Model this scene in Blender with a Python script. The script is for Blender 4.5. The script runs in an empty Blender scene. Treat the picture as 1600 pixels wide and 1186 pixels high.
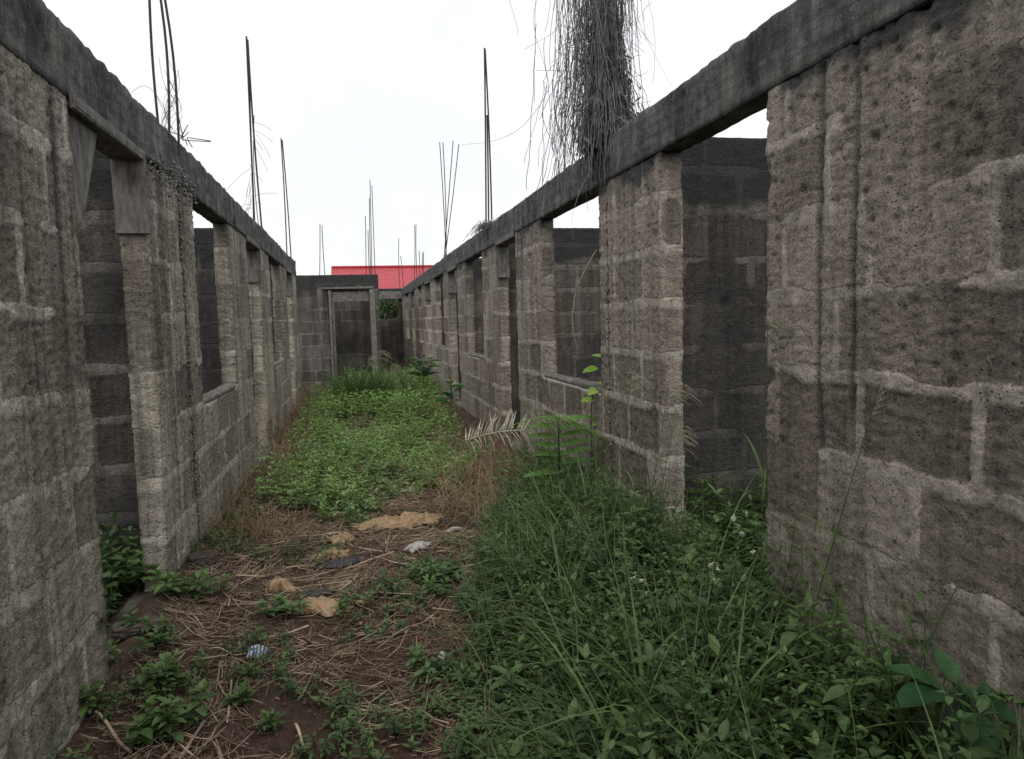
import bpy, math, random
import numpy as np
from mathutils import Matrix, Vector
rng = np.random.default_rng(7); random.seed(7)
S = bpy.context.scene
C = S.collection

# ------------------------------------------------------------------ camera
EYE = np.array([0., 0., 1.45])
FPX, YAW, PITCH, ROLL = 1146.9, 0.20817, 0.08278, -0.02671
_cy, _sy = math.cos(YAW), math.sin(YAW)
FW = np.array([_sy*math.cos(PITCH), _cy*math.cos(PITCH), -math.sin(PITCH)])
_r = np.array([_cy, -_sy, 0.]); _u = np.cross(_r, FW)
RT = math.cos(ROLL)*_r + math.sin(ROLL)*_u
UP = -math.sin(ROLL)*_r + math.cos(ROLL)*_u
cam_d = bpy.data.cameras.new('camera'); cam = bpy.data.objects.new('camera', cam_d); C.objects.link(cam)
m = Matrix.Identity(4)
for i in range(3):
    m[i][0], m[i][1], m[i][2], m[i][3] = RT[i], UP[i], -FW[i], EYE[i]
cam.matrix_world = m
cam_d.sensor_width = 36; cam_d.lens = FPX/1600*36; cam_d.clip_start = .05; cam_d.clip_end = 2000
S.camera = cam

def ray(px, py): return FW + (px-800)/FPX*RT - (py-593)/FPX*UP
def at(px, py, Y):
    d = ray(px, py); return EYE + d*(Y/d[1])

# ------------------------------------------------------------------ sky, sun, exposure
SUN_EL, SUN_AZ = math.radians(58), math.radians(-172)     # azimuth measured from +Y clockwise
W = bpy.data.worlds.new('World'); S.world = W; W.use_nodes = True
nt = W.node_tree; nt.nodes.clear()
def N(nt, typ, **kw):
    n = nt.nodes.new(typ)
    for k, v in kw.items():
        if k.startswith('i_'):
            n.inputs[k[2:].replace('_', ' ')].default_value = v
        else: setattr(n, k, v)
    return n
sky = N(nt, 'ShaderNodeTexSky', sky_type='NISHITA', sun_disc=False, sun_elevation=SUN_EL, sun_rotation=SUN_AZ, dust_density=3.)
tc = N(nt, 'ShaderNodeTexCoord')
cl = N(nt, 'ShaderNodeTexNoise', i_Scale=2.2, i_Detail=6., i_Roughness=.55)
cr = N(nt, 'ShaderNodeValToRGB'); cr.color_ramp.elements[0].position = .33; cr.color_ramp.elements[0].color = (.88,.88,.88,1); cr.color_ramp.elements[1].position = .52; cr.color_ramp.elements[1].color = (.985,.985,.985,1)
mx = N(nt, 'ShaderNodeMix', data_type='RGBA'); mx.inputs['B'].default_value = (5.7, 5.8, 5.95, 1)
bg = N(nt, 'ShaderNodeBackground', i_Strength=.1); ow = N(nt, 'ShaderNodeOutputWorld')
L = nt.links.new
L(tc.outputs['Generated'], cl.inputs['Vector']); L(cl.outputs['Fac'], cr.inputs['Fac']); L(cr.outputs['Color'], mx.inputs['Factor'])
L(sky.outputs['Color'], mx.inputs['A']); L(mx.outputs['Result'], bg.inputs['Color']); L(bg.outputs['Background'], ow.inputs['Surface'])
sun_d = bpy.data.lights.new('sun', 'SUN'); sun_d.energy = 1.2; sun_d.angle = math.radians(60); sun_d.color = (1, .96, .9)
sun = bpy.data.objects.new('sun', sun_d); C.objects.link(sun)
sd = Vector((math.sin(SUN_AZ)*math.cos(SUN_EL), math.cos(SUN_AZ)*math.cos(SUN_EL), math.sin(SUN_EL)))
sun.rotation_euler = sd.to_track_quat('Z', 'Y').to_euler()
S.view_settings.view_transform = 'Standard'; S.view_settings.look = 'None'; S.view_settings.gamma = 1
S.view_settings.exposure = 0.85
S.render.engine = 'CYCLES'; S.cycles.max_bounces = 6; S.cycles.transparent_max_bounces = 8

# ------------------------------------------------------------------ numpy noise
def _h(ix, iy, iz, s=0):
    n = (ix.astype(np.int64)*73856093) ^ (iy.astype(np.int64)*19349663) ^ (iz.astype(np.int64)*83492791) ^ (s*2654435)
    n = (n ^ (n >> 13)) * 1274126177 & 0x7fffffff
    n = (n ^ (n >> 16)) * 668265263 & 0x7fffffff
    return ((n >> 7) & 0xffff) / 65535.
def vnoise(P, scale, seed=0):
    Q = np.asarray(P)*scale; i = np.floor(Q).astype(np.int64); f = Q-i; f = f*f*(3-2*f); o = 0
    for a in (0, 1):
        for b in (0, 1):
            for c in (0, 1):
                w = (f[:,0] if a else 1-f[:,0])*(f[:,1] if b else 1-f[:,1])*(f[:,2] if c else 1-f[:,2])
                o = o + w*_h(i[:,0]+a, i[:,1]+b, i[:,2]+c, seed)
    return o
def fbm(P, scale, octv=4, seed=0, rough=.5):
    o = 0; a = 1; t = 0
    for k in range(octv):
        o = o + a*vnoise(P, scale*2**k, seed+k*17); t += a; a *= rough
    return o/t
def worley(P, scale, seed=0):
    Q = np.asarray(P)*scale; i = np.floor(Q).astype(np.int64); best = np.full(len(Q), 9.); rid = np.zeros(len(Q))
    for a in (-1, 0, 1):
        for b in (-1, 0, 1):
            for c in (-1, 0, 1):
                x, y, z = i[:,0]+a, i[:,1]+b, i[:,2]+c
                d = np.sqrt((x+_h(x,y,z,seed)-Q[:,0])**2+(y+_h(x,y,z,seed+5)-Q[:,1])**2+(z+_h(x,y,z,seed+9)-Q[:,2])**2)
                k = d < best; best = np.where(k, d, best); rid = np.where(k, _h(x,y,z,seed+13), rid)
    return best, rid
def sstep(a, b, x):
    t = np.clip((x-a)/(b-a), 0, 1); return t*t*(3-2*t)

# ------------------------------------------------------------------ mesh helpers
def mesh_from(name, V, quads=None, tris=None, attrs=None, smooth=True, mi=None):
    me = bpy.data.meshes.new(name)
    q = np.zeros((0,4), int) if quads is None else np.asarray(quads, int).reshape(-1, 4)
    t = np.zeros((0,3), int) if tris is None else np.asarray(tris, int).reshape(-1, 3)
    V = np.asarray(V, float)
    me.vertices.add(len(V)); me.vertices.foreach_set('co', V.ravel())
    me.loops.add(q.size+t.size); me.loops.foreach_set('vertex_index', np.concatenate([q.ravel(), t.ravel()]).astype(np.int32))
    me.polygons.add(len(q)+len(t))
    st = np.concatenate([np.arange(len(q))*4, q.size+np.arange(len(t))*3]); me.polygons.foreach_set('loop_start', st.astype(np.int32))
    me.polygons.foreach_set('use_smooth', np.full(len(q)+len(t), smooth))
    if mi is not None: me.polygons.foreach_set('material_index', np.asarray(mi, np.int32))
    for k, a in (attrs or {}).items():
        at_ = me.attributes.new(k, 'FLOAT_COLOR', 'POINT'); at_.data.foreach_set('color', np.asarray(a, float).ravel())
    me.update(calc_edges=True); me.validate()
    return me
def link(name, me, mat, parent=None, **tags):
    o = bpy.data.objects.new(name, me); C.objects.link(o)
    for mm in (mat if isinstance(mat, (list, tuple)) else [mat]): me.materials.append(mm)
    if parent: o.parent = parent
    for k, v in tags.items(): o[k] = v
    return o
def empty(name, loc, **tags):
    o = bpy.data.objects.new(name, None); C.objects.link(o); o.location = loc; o.empty_display_size = .1
    for k, v in tags.items(): o[k] = v
    return o
def nrm(v): return v/np.maximum(np.linalg.norm(v, axis=-1, keepdims=True), 1e-9)
class Acc:
    def __init__(s): s.V=[]; s.Q=[]; s.T=[]; s.A=[]; s.n=0
    def add(s, V, Q=None, T=None, tint=None):
        V = np.asarray(V, float).reshape(-1,3)
        if Q is not None and len(Q): s.Q.append(np.asarray(Q, int).reshape(-1,4)+s.n)
        if T is not None and len(T): s.T.append(np.asarray(T, int).reshape(-1,3)+s.n)
        s.V.append(V); a = np.ones((len(V),4))*.5
        if tint is not None: a[:,0] = tint if np.ndim(tint) else float(tint)
        s.A.append(a); s.n += len(V)
    def mesh(s, name, org=(0,0,0), smooth=True):
        return mesh_from(name, np.concatenate(s.V)-np.asarray(org), np.concatenate(s.Q) if s.Q else None, np.concatenate(s.T) if s.T else None, {'tint': np.concatenate(s.A)}, smooth)
    def link(s, name, mat, parent=None, org=None, **tags):
        org = tuple(parent.location) if (parent is not None and org is None) else (org or (0,0,0))
        o = link(name, s.mesh(name, org), mat, parent, **tags)
        if parent is None: o.location = org
        return o
    # many leaves / blades at once
    def leaves(s, P, D, U, ln, wd, st=2, droop=.3, fold=.25, tint=.5, blade=False):
        P = np.atleast_2d(P); n = len(P); D = nrm(np.broadcast_to(D, (n,3)).astype(float)); U = np.broadcast_to(U, (n,3)).astype(float)
        R = nrm(np.cross(D, U)+1e-6); U = nrm(np.cross(R, D))
        ln = np.broadcast_to(ln, (n,)).astype(float); wd = np.broadcast_to(wd, (n,)).astype(float); droop = np.broadcast_to(droop, (n,)).astype(float)
        tint = np.broadcast_to(tint, (n,)).astype(float)
        hd = nrm(D*np.array([1,1,0])+1e-7); e0 = np.arcsin(np.clip(D[:,2], -1, 1)); dr = np.maximum(droop, .02)
        def cen(t): # the elevation falls by droop radians along the length
            return P + hd*(ln*(np.sin(e0)-np.sin(e0-dr*t))/dr)[:,None] + np.array([0,0,1.])*(ln*(np.cos(e0-dr*t)-np.cos(e0))/dr)[:,None]
        V = [P]; ts = (np.arange(st)+1)/(st+1)
        for t in ts:
            if blade: w = wd*(1-t**2.2)*.5*min(1, .55+t*1.2)
            else: w = wd*.5*math.sin(math.pi*min(1, t**.8))**.75
            c = cen(t)
            V += [c-R*w[:,None]+U*(w*fold)[:,None], c-U*(w*fold*.6)[:,None], c+R*w[:,None]+U*(w*fold)[:,None]]
        V.append(cen(1.))
        k = len(V); V = np.stack(V, 1).reshape(-1,3); b = (np.arange(n)*k)[:,None]
        T = [[0,1,2],[0,2,3],[k-1,k-3,k-4],[k-1,k-2,k-3]]; Q = []
        for i in range(st-1):
            a = 1+3*i; Q += [[a,a+3,a+4,a+1],[a+1,a+4,a+5,a+2]]
        T = (b[:,None]+np.array(T)[None]).reshape(-1,3); Q = (b[:,None]+np.array(Q)[None]).reshape(-1,4) if Q else None
        s.add(V, Q, T, np.repeat(tint, k))
    def tubes(s, L, r, sides=3, tint=.5):
        L = np.asarray(L, float)
        if L.ndim == 2: L = L[None]
        n, K, _ = L.shape; r = np.broadcast_to(r, (n, K)).astype(float)
        D = np.gradient(L, axis=1); D = nrm(D); ref = np.where(np.abs(D[...,2:3])>.8, np.array([1.,0,0]), np.array([0,0,1.]))
        A = nrm(np.cross(D, ref)); B = np.cross(D, A)
        V = []
        for j in range(sides):
            a = 2*math.pi*j/sides; V.append(L+(A*math.cos(a)+B*math.sin(a))*r[...,None])
        V = np.stack(V, 2).reshape(-1,3); b = (np.arange(n)*K*sides)[:,None,None]
        Q = []
        for i in range(K-1):
            for j in range(sides):
                j2 = (j+1)%sides; Q.append([i*sides+j, i*sides+j2, (i+1)*sides+j2, (i+1)*sides+j])
        Q = (b+np.array(Q)[None]).reshape(-1,4)
        caps = []
        if sides == 3: caps = [[0,2,1],[(K-1)*3,(K-1)*3+1,(K-1)*3+2]]
        T = (b+np.array(caps)[None]).reshape(-1,3) if caps else None
        s.add(V, Q, T, np.repeat(np.broadcast_to(tint, (n,)), K*sides))
    def box(s, c, sx, sy, sz, R=None, jit=0., nseg=1, tint=.5):
        p = np.array([[x,y,z] for x in (-1,1) for y in (-1,1) for z in (-1,1)], float)*np.array([sx,sy,sz])/2
        p += rng.normal(0, 1, p.shape)*jit
        if R is not None: p = p@np.asarray(R).T
        s.add(p+np.asarray(c), [[0,1,3,2],[4,6,7,5],[0,4,5,1],[2,3,7,6],[0,2,6,4],[1,5,7,3]], None, tint)

# ------------------------------------------------------------------ materials
def mat(name, rough=.9):
    m = bpy.data.materials.new(name); m.use_nodes = True; nt = m.node_tree; nt.nodes.clear()
    o = N(nt, 'ShaderNodeOutputMaterial'); p = N(nt, 'ShaderNodeBsdfPrincipled'); p.inputs['Roughness'].default_value = rough
    p.inputs['Specular IOR Level'].default_value = .25
    nt.links.new(p.outputs[0], o.inputs['Surface'])
    return m, nt, p, o
def tex(nt, scale, detail=4., rough=.55, vec=None, stretch=None, kind='n', rnd=None):
    tc = N(nt, 'ShaderNodeTexCoord'); v = tc.outputs['Object']
    if stretch:
        mp = N(nt, 'ShaderNodeMapping'); mp.inputs['Scale'].default_value = stretch; nt.links.new(v, mp.inputs['Vector']); v = mp.outputs[0]
    if kind == 'n': t = N(nt, 'ShaderNodeTexNoise', i_Scale=scale, i_Detail=detail, i_Roughness=rough)
    else: t = N(nt, 'ShaderNodeTexVoronoi', i_Scale=scale)
    nt.links.new(v, t.inputs['Vector'])
    return t.outputs['Fac' if kind == 'n' else 'Distance']
def ramp(nt, fac, *stops):
    r = N(nt, 'ShaderNodeValToRGB'); e = r.color_ramp.elements
    while len(e) < len(stops): e.new(.5)
    for k, (p, c) in enumerate(stops):
        e[k].position = p; e[k].color = (*c, 1) if not np.isscalar(c) else (c, c, c, 1)
    nt.links.new(fac, r.inputs['Fac']); return r.outputs['Color']
def mix(nt, fac, a, b, mode='MIX'):
    n = N(nt, 'ShaderNodeMix', data_type='RGBA', blend_type=mode)
    for s, v in (('Factor', fac), ('A', a), ('B', b)):
        if hasattr(v, 'is_output'): nt.links.new(v, n.inputs[s])
        elif s == 'Factor': n.inputs[s].default_value = v
        else: n.inputs[s].default_value = (*v, 1) if not np.isscalar(v) else (v, v, v, 1)
    return n.outputs['Result']
def mth(nt, op, a, b=0., clamp=False):
    n = N(nt, 'ShaderNodeMath', operation=op); n.use_clamp = clamp
    for i, v in enumerate((a, b)):
        if hasattr(v, 'is_output'): nt.links.new(v, n.inputs[i])
        else: n.inputs[i].default_value = v
    return n.outputs[0]
def bump(nt, p, hgt, strength=.6, dist=.01, prev=None):
    b = N(nt, 'ShaderNodeBump'); b.inputs['Strength'].default_value = strength; b.inputs['Distance'].default_value = dist
    nt.links.new(hgt, b.inputs['Height'])
    if prev: nt.links.new(prev, b.inputs['Normal'])
    nt.links.new(b.outputs[0], p.inputs['Normal']); return b.outputs[0]

def wall_mat(name, lo, hi, mortar, streak=.5, tintlow=(.14,.115,.10), dirt_and_shade=(.062,.066,.067)):
    m, nt, p, o = mat(name, .95)
    at_ = N(nt, 'ShaderNodeAttribute', attribute_name='wm'); sp = N(nt, 'ShaderNodeSeparateColor'); nt.links.new(at_.outputs['Color'], sp.inputs[0])
    sdv, to, stn_and_shade = sp.outputs
    n2 = tex(nt, 14., 6., .65); n3 = tex(nt, 95., 5., .7); n1 = tex(nt, 2.1, 3.)
    mo = ramp(nt, mth(nt, 'ADD', sdv, mth(nt, 'MULTIPLY', mth(nt, 'SUBTRACT', tex(nt, 38., 5., .7), .5), .35)), (.47, 1.), (.56, 0.))
    f = mth(nt, 'ADD', mth(nt, 'MULTIPLY', n2, .55), mth(nt, 'MULTIPLY', to, .45))
    base = ramp(nt, f, (.30, lo), (.68, hi))
    warm = ramp(nt, n1, (.42, 0.), (.62, 1.))
    base = mix(nt, mth(nt, 'MULTIPLY', warm, .35), base, tintlow)
    mc = mix(nt, ramp(nt, n2, (.35, 0.), (.65, 1.)), tuple(c*.62 for c in mortar), tuple(c*1.1 for c in mortar))
    col = mix(nt, mo, base, mc)
    grain = ramp(nt, n3, (.34, .5), (.45, .97), (.62, 1.25)); col = mix(nt, 1., col, grain, 'MULTIPLY')
    st = tex(nt, 1., 5., .7, stretch=(7., 9., .55)); stc = ramp(nt, st, (.40, 1-streak), (.56, 1.)); col = mix(nt, 1., col, stc, 'MULTIPLY')
    st2 = tex(nt, 1., 3., .6, stretch=(22., 26., .8)); pale = ramp(nt, st2, (.58, 0.), (.72, 1.)); col = mix(nt, mth(nt, 'MULTIPLY', pale, .22), col, tuple(c*1.25 for c in mortar))
    pit = ramp(nt, tex(nt, 46., kind='v'), (.05, 1.), (.22, 0.)); gate = ramp(nt, tex(nt, 6., 3.), (.5, 0.), (.6, 1.)); pm = mth(nt, 'MULTIPLY', pit, gate)
    col = mix(nt, mth(nt, 'MULTIPLY', pm, .5), col, tuple(c*.45 for c in lo))  # pits darkened in colour: some dirt, plus painted shade to back the bump
    sc = ramp(nt, tex(nt, 30., 6., .75), (.36, .30), (.44, 1.)); col = mix(nt, mth(nt, 'SUBTRACT', .85, mth(nt, 'MULTIPLY', mo, .6)), col, mix(nt, 1., col, sc, 'MULTIPLY'))
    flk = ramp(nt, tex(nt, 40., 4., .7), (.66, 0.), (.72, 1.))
    dcol = mix(nt, mth(nt, 'MULTIPLY', flk, .5), mix(nt, n2, tuple(c*.7 for c in dirt_and_shade), tuple(c*1.6 for c in dirt_and_shade)), (.22,.23,.22))
    col = mix(nt, stn_and_shade, col, dcol)
    nt.links.new(col, p.inputs['Base Color'])
    rough_ = mth(nt, 'MULTIPLY', mth(nt, 'ADD', n3, mth(nt, 'MULTIPLY', tex(nt, 33., 5., .7), 1.6)), mth(nt, 'SUBTRACT', 1., mth(nt, 'MULTIPLY', mo, .6)))
    h = mth(nt, 'SUBTRACT', mth(nt, 'ADD', rough_, mth(nt, 'MULTIPLY', mo, .35)), mth(nt, 'MULTIPLY', pm, 1.3))
    bump(nt, p, h, 1., .02)
    return m
M = {}
M['wallL'] = wall_mat('blockwork_grey', (.27,.243,.198), (.53,.48,.40), (.50,.458,.39), .45, (.32,.265,.20))
M['wallR'] = wall_mat('blockwork_brown', (.23,.195,.162), (.48,.42,.355), (.46,.41,.35), .28, (.26,.215,.175))
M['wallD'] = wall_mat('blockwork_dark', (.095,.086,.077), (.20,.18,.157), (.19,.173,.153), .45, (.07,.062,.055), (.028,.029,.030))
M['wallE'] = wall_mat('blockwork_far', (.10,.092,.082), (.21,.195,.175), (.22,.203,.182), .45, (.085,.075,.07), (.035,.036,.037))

def beam_mat():
    m, nt, p, o = mat('beam_concrete', .95)
    n1 = tex(nt, 3., 5., .65); n2 = tex(nt, 22., 6., .7); n3 = tex(nt, 110., 4., .7)
    c = ramp(nt, n1, (.3, (.048,.052,.056)), (.52, (.115,.120,.122)), (.72, (.21,.205,.195)))
    c = mix(nt, 1., c, ramp(nt, n2, (.3, .55), (.7, 1.5)), 'MULTIPLY')
    wp = ramp(nt, tex(nt, 3.7, 6., .68), (.52, 0.), (.62, 1.)); c = mix(nt, mth(nt, 'MULTIPLY', wp, .55), c, (.24,.22,.19))
    bl_ = ramp(nt, tex(nt, 1., 4., .6, stretch=(1.2, 1.2, 26.)), (.40, .62), (.5, 1.)); c = mix(nt, .8, c, mix(nt, 1., c, bl_, 'MULTIPLY'))
    st = tex(nt, 1., 5., .7, stretch=(8., 8., .8)); c = mix(nt, 1., c, ramp(nt, st, (.38, .5), (.6, 1.1)), 'MULTIPLY')
    fl = ramp(nt, tex(nt, 55., 5., .75), (.60, 0.), (.66, 1.)); c = mix(nt, mth(nt, 'MULTIPLY', fl, .5), c, (.30,.31,.31))
    mo = ramp(nt, tex(nt, 5., 4.), (.58, 0.), (.7, 1.)); c = mix(nt, mth(nt, 'MULTIPLY', mo, .3), c, (.045,.055,.025))
    nt.links.new(c, p.inputs['Base Color'])
    bump(nt, p, mth(nt, 'ADD', n3, mth(nt, 'MULTIPLY', n2, 2.)), .8, .012)
    return m
M['beam'] = beam_mat()
def simple(name, c0, c1, scale=20., rough=.9, bs=.5, bd=.004, stretch=None, metal=0., attr=False, b2=80.):
    m, nt, p, o = mat(name, rough)
    n = tex(nt, scale, 5., .65, stretch=stretch); c = ramp(nt, n, (.3, c0), (.7, c1))
    if attr:
        a = N(nt, 'ShaderNodeAttribute', attribute_name='tint'); sp = N(nt, 'ShaderNodeSeparateColor'); nt.links.new(a.outputs['Color'], sp.inputs[0])
        c = mix(nt, 1., c, ramp(nt, sp.outputs[0], (0., .45), (1., 1.6)), 'MULTIPLY')
    nt.links.new(c, p.inputs['Base Color']); p.inputs['Metallic'].default_value = metal
    if bs: bump(nt, p, tex(nt, b2, 4., .6, stretch=stretch), bs, bd)
    return m
M['wood'] = simple('weathered_board', (.06,.056,.052), (.25,.235,.215), 5., .9, .9, .006, (5., 5., 1.6), b2=22.)
M['rebar'] = simple('rusty_rebar', (.030,.022,.020), (.085,.06,.052), 60., .8, .3, .001)
M['stone'] = simple('aggregate_stone', (.06,.058,.055), (.26,.25,.23), 35., .9, .4, .002, attr=True)
M['straw'] = simple('dry_straw', (.12,.085,.060), (.40,.31,.22), 8., .8, 0, attr=True)
M['drystalk'] = simple('dry_creeper_stems', (.075,.075,.078), (.25,.245,.245), 15., .9, 0, attr=True)
M['wire'] = simple('wire', (.05,.045,.04), (.1,.09,.085), 15., .8, 0)
M['rubble'] = simple('block_rubble', (.035,.027,.022), (.12,.10,.085), 30., .95, 1., .02)
M['footing'] = simple('footing_concrete', (.06,.058,.05), (.18,.17,.15), 12., .95, .8, .01)
def leaf_mat(name, c0, c1, rough=.5, trans=.35):
    m, nt, p, o = mat(name, rough); p.inputs['Specular IOR Level'].default_value = .35
    a = N(nt, 'ShaderNodeAttribute', attribute_name='tint'); sp = N(nt, 'ShaderNodeSeparateColor'); nt.links.new(a.outputs['Color'], sp.inputs[0])
    c = ramp(nt, sp.outputs[0], (0., c0), (1., c1))
    c = mix(nt, 1., c, ramp(nt, tex(nt, 30., 3.), (.3, .75), (.7, 1.25)), 'MULTIPLY')
    nt.links.new(c, p.inputs['Base Color'])
    t = N(nt, 'ShaderNodeBsdfTranslucent'); nt.links.new(mix(nt, 1., c, (1.15, 1.25, .6), 'MULTIPLY'), t.inputs['Color'])
    ms = N(nt, 'ShaderNodeMixShader'); ms.inputs[0].default_value = trans
    nt.links.new(p.outputs[0], ms.inputs[1]); nt.links.new(t.outputs[0], ms.inputs[2]); nt.links.new(ms.outputs[0], o.inputs['Surface'])
    return m
M['leaf'] = leaf_mat('weed_leaf', (.024,.050,.018), (.105,.175,.060))
M['carpet'] = leaf_mat('ground_cover_leaf', (.070,.125,.040), (.235,.355,.12))
M['grass'] = leaf_mat('grass_blade', (.026,.054,.018), (.13,.195,.065))
M['bigleaf'] = leaf_mat('broad_leaf', (.015,.05,.022), (.06,.14,.055))
M['bright'] = leaf_mat('bright_leaf', (.12,.26,.03), (.26,.42,.06))
M['bright2'] = leaf_mat('palm_leaf', (.05,.12,.03), (.14,.26,.06))
M['plume'] = leaf_mat('grass_plume', (.25,.22,.16), (.45,.42,.34), .8, .3)
M['dryleaf'] = leaf_mat('dry_leaf', (.10,.06,.04), (.33,.22,.14), .85, .2)
M['drygrass'] = leaf_mat('dry_grass', (.13,.085,.055), (.36,.27,.17), .85, .2)
M['paledry'] = leaf_mat('pale_dry_frond', (.35,.32,.27), (.6,.57,.5), .85, .2)
M['petal'] = leaf_mat('white_petal', (.6,.6,.58), (.85,.85,.82), .7, .3)
def plastic(name, c, rough=.35, trans=.35):
    m, nt, p, o = mat(name, rough); p.inputs['Specular IOR Level'].default_value = .5
    cc = ramp(nt, tex(nt, 14., 5.), (.3, tuple(x*.6 for x in c)), (.7, c)); nt.links.new(cc, p.inputs['Base Color'])
    t = N(nt, 'ShaderNodeBsdfTranslucent'); nt.links.new(cc, t.inputs['Color']); ms = N(nt, 'ShaderNodeMixShader'); ms.inputs[0].default_value = trans
    nt.links.new(p.outputs[0], ms.inputs[1]); nt.links.new(t.outputs[0], ms.inputs[2]); nt.links.new(ms.outputs[0], o.inputs['Surface'])
    bump(nt, p, tex(nt, 60., 4.), .5, .004)
    return m
M['orange'] = plastic('orange_film', (.62,.43,.25), .3, .5); M['white'] = plastic('white_film', (.62,.6,.56)); M['black'] = plastic('black_film', (.012,.012,.014), .55, .0)
M['redp'] = plastic('red_film', (.42,.05,.04)); M['bluew'] = plastic('blue_white_film', (.5,.54,.66)); M['bluep'] = plastic('blue_film', (.10,.20,.30))
_n = M['bluew'].node_tree; _w = N(_n, 'ShaderNodeTexWave', i_Scale=22., i_Distortion=3.); _tc = N(_n, 'ShaderNodeTexCoord'); _n.links.new(_tc.outputs['Object'], _w.inputs['Vector'])
for _b in [q for q in _n.nodes if q.type in ('BSDF_PRINCIPLED', 'BSDF_TRANSLUCENT')]:
    _n.links.new(ramp(_n, _w.outputs['Fac'], (.4, (.62,.63,.66)), (.6, (.10,.15,.36))), _b.inputs[0])
# ground
def ground_mat():
    m, nt, p, o = mat('soil', 1.)
    n1 = tex(nt, 1.7, 5., .6); n2 = tex(nt, 14., 6., .7); n3 = tex(nt, 70., 5., .7)
    c = ramp(nt, n2, (.3, (.028,.016,.012)), (.5, (.062,.036,.027)), (.72, (.12,.075,.055)))
    c = mix(nt, ramp(nt, n1, (.45, 0.), (.65, .55)), c, (.055,.045,.03))
    c = mix(nt, 1., c, ramp(nt, n3, (.3, .6), (.7, 1.5)), 'MULTIPLY')
    nt.links.new(c, p.inputs['Base Color'])
    bump(nt, p, mth(nt, 'ADD', n3, mth(nt, 'MULTIPLY', n2, 2.)), 1., .02)
    return m
M['soil'] = ground_mat()

# ------------------------------------------------------------------ ground
XL, XR, TH, TOP, BB, SILL = -1.0, 1.613, .125, 2.583, 2.31, .925
def gh(x, y):
    x = np.asarray(x, float); y = np.asarray(y, float); P = np.stack([x.ravel(), y.ravel(), np.zeros(x.size)], 1)
    n = (fbm(P, 1.1, 3, 3)-.5)*.12 + (fbm(P, 7., 3, 8)-.5)*.035
    n = n.reshape(x.shape); inside = (x > -3) & (x < 4)
    e = .10*np.exp(-np.abs(x-XL)/.22) + .08*np.exp(-np.abs(x-XR)/.35)
    hole = -.05*np.exp(-(((x+.13)/.22)**2+((y-4.25)/.22)**2)) - .05*np.exp(-(((x+.1)/.3)**2+((y-3.4)/.2)**2))
    fade = np.clip(1-(np.abs(y)+np.abs(x)-40)/40, 0, 1)
    return (n+e+hole)*fade
def gz(x, y): return float(gh(np.array([x]), np.array([y]))[0])
def gnd(px, py):
    d = ray(px, py); z = 0.
    for _ in range(6):
        p = EYE + d*((z-EYE[2])/d[2]); z = gz(p[0], p[1])
    return np.array([p[0], p[1], z])
def axis(*segs):
    out = [segs[0][0]]
    for a, b, s in segs: out += list(np.linspace(a, b, max(1, int(round((b-a)/s)))+1)[1:])
    return np.array(out)
def grid_mesh(name, xs, ys, hf):
    X, Y = np.meshgrid(xs, ys, indexing='ij'); Z = hf(X, Y); V = np.stack([X.ravel(), Y.ravel(), Z.ravel()], 1)
    i = np.arange(len(xs)-1)[:,None]*len(ys)+np.arange(len(ys)-1)[None]; i = i.ravel()
    return mesh_from(name, V, np.stack([i, i+len(ys), i+len(ys)+1, i+1], 1))
gxs = axis((-600,-60,60.),(-60,-6,6.),(-6,-1.2,.3),(-1.2,1.8,.025),(1.8,6,.3),(6,60,6.),(60,600,60.))
gys = axis((-600,-60,60.),(-60,-2,4.),(-2,1.8,.2),(1.8,6.5,.025),(6.5,14,.08),(14,28,.3),(28,60,4.),(60,900,70.))
link('ground', grid_mesh('ground', gxs, gys, gh), M['soil'], kind='structure')

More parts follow.
